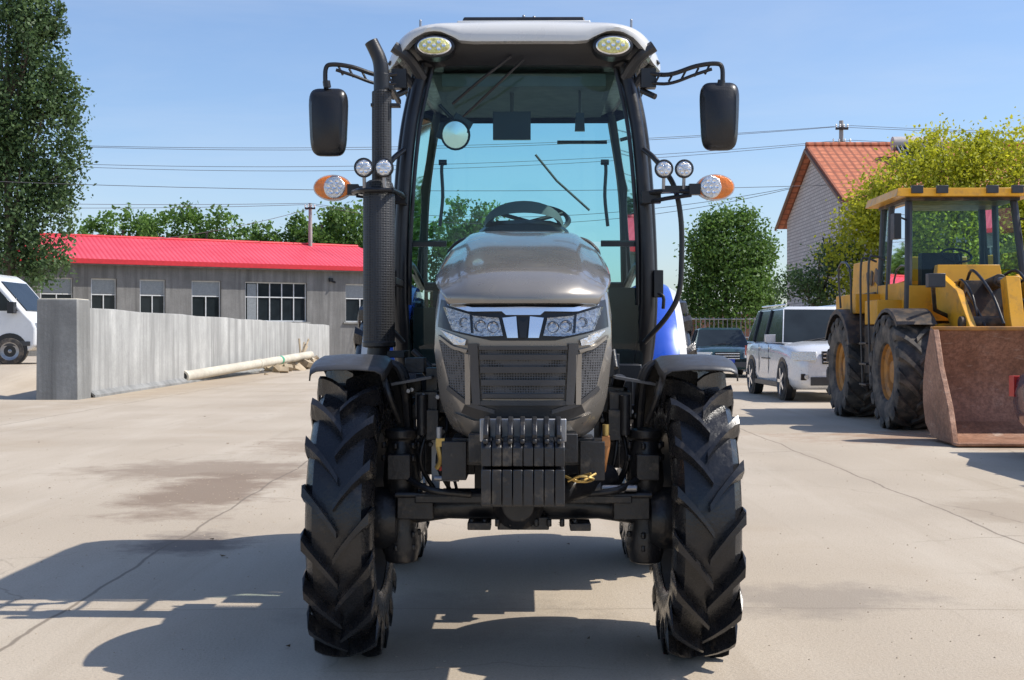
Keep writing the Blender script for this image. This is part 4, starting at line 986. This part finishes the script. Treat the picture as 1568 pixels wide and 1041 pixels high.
# ------------------------------------------------------------------ TREES
def leafmat(name,c1,c2,tr=.35):
    m=bpy.data.materials.new(name); m.use_nodes=True; nt=m.node_tree; nt.nodes.clear()
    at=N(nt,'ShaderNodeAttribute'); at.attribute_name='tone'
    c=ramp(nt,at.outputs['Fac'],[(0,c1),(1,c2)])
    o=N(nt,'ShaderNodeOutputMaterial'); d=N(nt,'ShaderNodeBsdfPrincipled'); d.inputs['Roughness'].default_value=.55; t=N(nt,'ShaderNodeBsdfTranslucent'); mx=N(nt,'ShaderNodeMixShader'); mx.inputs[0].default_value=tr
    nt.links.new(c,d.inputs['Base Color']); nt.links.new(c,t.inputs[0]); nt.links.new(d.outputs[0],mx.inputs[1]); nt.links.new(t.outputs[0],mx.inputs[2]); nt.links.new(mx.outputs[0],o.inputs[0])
    return m
bark=mat('tree_bark',(.13,.10,.075),.9,0,.3,5,bump=.6,bscale=14)
def foliage(name,clumps,nleaf,size,m,parent,seed,aspect=.6,up=0,spread=.20):
    g=np.random.default_rng(seed); cs=[];tn=[]
    vol=np.array([c[1][0]*c[1][1]*c[1][2] for c in clumps])**.75; vol/=vol.sum()
    for (c,r),f in zip(clumps,vol):
        nl=int(nleaf*f); ns=max(6,int(nl/55))
        d=g.normal(size=(ns,3)); d/=np.linalg.norm(d,axis=1)[:,None]
        rad_=g.uniform(.25,1.15,ns)**.5
        sc=np.array(c)+d*rad_[:,None]*np.array(r)
        per=max(1,nl//ns)
        spr=min(r)*spread
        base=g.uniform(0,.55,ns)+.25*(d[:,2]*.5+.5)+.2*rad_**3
        q=np.repeat(sc,per,axis=0)+g.normal(size=(ns*per,3))*spr*np.array([1,1,1+up])
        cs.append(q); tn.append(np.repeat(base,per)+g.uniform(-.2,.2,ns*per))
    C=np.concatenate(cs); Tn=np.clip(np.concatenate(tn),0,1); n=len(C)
    a=g.normal(size=(n,3)); a/=np.linalg.norm(a,axis=1)[:,None]
    b=np.cross(a,g.normal(size=(n,3))); b/=np.linalg.norm(b,axis=1)[:,None]
    s=size*g.uniform(.6,1.3,n)[:,None]
    V=np.empty((n,4,3)); V[:,0]=C+a*s*.5; V[:,1]=C+b*s*aspect*.5; V[:,2]=C-a*s*.5; V[:,3]=C-b*s*aspect*.5
    me=bpy.data.meshes.new(name); me.vertices.add(n*4); me.vertices.foreach_set('co',V.reshape(-1))
    me.loops.add(n*4); me.loops.foreach_set('vertex_index',np.arange(n*4,dtype=np.int32))
    me.polygons.add(n); me.polygons.foreach_set('loop_start',np.arange(0,n*4,4,dtype=np.int32)); me.polygons.foreach_set('loop_total',np.full(n,4,dtype=np.int32))
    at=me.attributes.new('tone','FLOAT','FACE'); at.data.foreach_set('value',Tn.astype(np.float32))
    me.update(); me.validate(); me.materials.append(m)
    o=bpy.data.objects.new(name,me); scene.collection.objects.link(o)
    if parent: o.parent=parent
def tree(name,base,h,clumps,nleaf,size,m,seed,tr=.2,up=0,spread=.20):
    e=empty(name,base); r=random.Random(seed)
    P=Part('trunk'); top=(r.uniform(-.2,.2),r.uniform(-.2,.2),h*.85)
    P.tube([(0,0,-.2),(tr*.3,0,h*.25),(-tr*.3,tr*.3,h*.55),top],[tr,tr*.75,tr*.5,tr*.12],bark,10,4)
    for c,rr_ in clumps:
        z0=min(max(.5,c[2]-rr_[2]*.9-.3),h*.6)
        for q in range(3):
            en=(c[0]+r.uniform(-.7,.7)*rr_[0],c[1]+r.uniform(-.7,.7)*rr_[1],c[2]+r.uniform(-.2,.8)*rr_[2])
            P.tube([(0,0,z0),((c[0]+0)*.4,(c[1])*.4,z0*.6+c[2]*.4),en],[tr*.42,tr*.25,tr*.05],bark,6,3)
    P.done(e)
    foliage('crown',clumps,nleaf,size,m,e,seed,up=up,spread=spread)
    return e
lg=leafmat('poplar_leaves',(.03,.07,.022),(.15,.235,.085),.4); lg2=leafmat('green_leaves',(.035,.09,.016),(.18,.31,.06),.42); lyg=leafmat('yellow_green_leaves',(.17,.22,.012),(.66,.64,.045),.5)
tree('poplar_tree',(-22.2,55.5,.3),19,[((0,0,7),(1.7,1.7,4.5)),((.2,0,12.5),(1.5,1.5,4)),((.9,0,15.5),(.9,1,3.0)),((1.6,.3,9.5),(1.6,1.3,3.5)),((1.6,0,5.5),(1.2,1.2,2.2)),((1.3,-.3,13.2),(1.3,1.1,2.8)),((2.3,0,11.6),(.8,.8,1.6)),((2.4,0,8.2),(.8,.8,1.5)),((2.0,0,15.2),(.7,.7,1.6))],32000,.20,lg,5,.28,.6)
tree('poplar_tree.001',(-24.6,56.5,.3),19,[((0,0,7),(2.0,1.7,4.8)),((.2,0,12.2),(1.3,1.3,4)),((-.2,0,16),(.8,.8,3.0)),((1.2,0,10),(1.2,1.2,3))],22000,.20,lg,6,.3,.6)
def row(name,items,nleaf,size,m,seed):
    e=empty(name)
    P=Part('trunks')
    for c,r_ in items: P.tube([(c[0],c[1],0),(c[0],c[1],c[2])],[.25,.1],bark,6)
    P.done(e); foliage('crowns',items,nleaf,size,m,e,seed)
its=[]; rt=random.Random(21)
for xa,z,r0 in ((-31.2,10.2,1.35),(-29.9,10.9,1.35),(-28.7,10.5,1.15),(-26.4,10.5,1.35),(-24.9,11.2,1.55),(-23.1,10.7,1.4),(-21.4,10.0,1.35),(-20.2,9.4,.8),(-17.9,9.9,1.2),(-16.5,10.4,1.25),(-14.3,10.8,1.35),(-12.8,11.3,1.55),(-11.2,10.8,1.5),(-9.2,10.2,1.5),(-6.8,9.4,1.4),(-4.7,10.5,1.35),(-3.5,11.3,1.4),(-2.0,10.4,1.45),(11,4.2,1),(9.5,4,1)):
    d=rt.uniform(94,100); z=z+rt.uniform(0,.5); r=r0*1.08
    its.append(((xa,d,z-r*1.1),(r*1.15,r,r*1.15))); its.append(((xa+rt.uniform(-.5,.5)*r,d+.5,z-r*2.9),(r*1.5,r*1.2,r*1.9)))
row('distant_tree_row',its,50000,.36,lg2,31)
its=[]
for k in range(46):
    x=-170+k*8+rt.uniform(-2,2); d=rt.uniform(170,200); 
    if -45<x<60: h=rt.uniform(3.5,6)
    else: h=rt.uniform(7,12)
    its.append(((x,d,h*.5),(5,4,h*.55)))
row('distant_treeline',its,16000,1.1,lg2,32)
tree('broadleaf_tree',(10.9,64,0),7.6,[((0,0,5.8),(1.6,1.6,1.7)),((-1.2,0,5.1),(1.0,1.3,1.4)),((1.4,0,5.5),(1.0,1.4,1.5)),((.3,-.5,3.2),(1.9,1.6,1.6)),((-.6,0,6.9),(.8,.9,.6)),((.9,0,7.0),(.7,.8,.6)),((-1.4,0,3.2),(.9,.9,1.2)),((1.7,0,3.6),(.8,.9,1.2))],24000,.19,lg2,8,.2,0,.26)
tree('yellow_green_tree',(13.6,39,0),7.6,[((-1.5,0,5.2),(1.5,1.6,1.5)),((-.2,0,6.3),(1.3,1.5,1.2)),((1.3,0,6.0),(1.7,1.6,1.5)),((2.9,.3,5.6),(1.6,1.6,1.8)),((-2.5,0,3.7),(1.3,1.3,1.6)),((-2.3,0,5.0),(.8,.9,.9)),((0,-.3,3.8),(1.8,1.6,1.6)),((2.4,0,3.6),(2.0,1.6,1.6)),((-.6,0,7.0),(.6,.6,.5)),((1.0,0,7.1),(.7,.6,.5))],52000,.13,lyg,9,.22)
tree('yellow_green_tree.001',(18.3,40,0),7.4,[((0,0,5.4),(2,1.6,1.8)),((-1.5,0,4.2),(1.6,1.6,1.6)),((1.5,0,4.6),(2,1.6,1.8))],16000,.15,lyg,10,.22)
tree('small_dark_tree',(9.9,40.5,0),4.4,[((0,0,3.3),(.8,.8,.7)),((-.8,0,2.8),(.7,.6,.5)),((.6,0,3.9),(.6,.6,.5)),((.3,0,2.4),(.9,.8,.6)),((1.3,0,3.3),(.7,.6,.7))],5500,.12,lg,12,.1,0,.28)

# ------------------------------------------------------------------ SKY, SUN, CAMERA
w=bpy.data.worlds.new('World'); scene.world=w; w.use_nodes=True; nt=w.node_tree
bg=nt.nodes['Background']; sk=N(nt,'ShaderNodeTexSky'); sk.sky_type='NISHITA'; sk.sun_disc=False
el=math.atan2(1,.78)
sk.sun_elevation=el; sk.sun_rotation=rad(90); sk.air_density=1.0; sk.dust_density=1.0; sk.ozone_density=2.2; sk.altitude=50
tcw=N(nt,'ShaderNodeTexCoord').outputs['Generated']; mpw=N(nt,'ShaderNodeMapping'); mpw.inputs['Scale'].default_value=(1.2,1.2,7); mpw.inputs['Rotation'].default_value=(0,.12,0); nt.links.new(tcw,mpw.inputs[0])
cl=ramp(nt,noise(nt,mpw.outputs[0],1.6,8,.6,.4),[(.46,0),(.78,.24)])
skc=mixc(nt,1.0,sk.outputs[0],(.98,1.04,1.16),'MULTIPLY')
nt.links.new(mixc(nt,cl,skc,(5.6,5.9,6.4)),bg.inputs[0]); bg.inputs[1].default_value=.15
sl=bpy.data.lights.new('sun','SUN'); sl.energy=5.0; sl.angle=rad(.5); sl.color=(1,.95,.87)
so=bpy.data.objects.new('sun',sl); scene.collection.objects.link(so)
so.rotation_euler=Vector((-.78,.03,-1)).to_track_quat('-Z','Y').to_euler(); so.location=(20,0,25)
cam=bpy.data.cameras.new('camera'); co=bpy.data.objects.new('camera',cam); scene.collection.objects.link(co)
cam.sensor_width=36; cam.lens=44.3; cam.clip_end=5000; cam.clip_start=.05
co.location=(0,0,1.25); co.rotation_euler=(rad(90-.163),0,0)
scene.camera=co
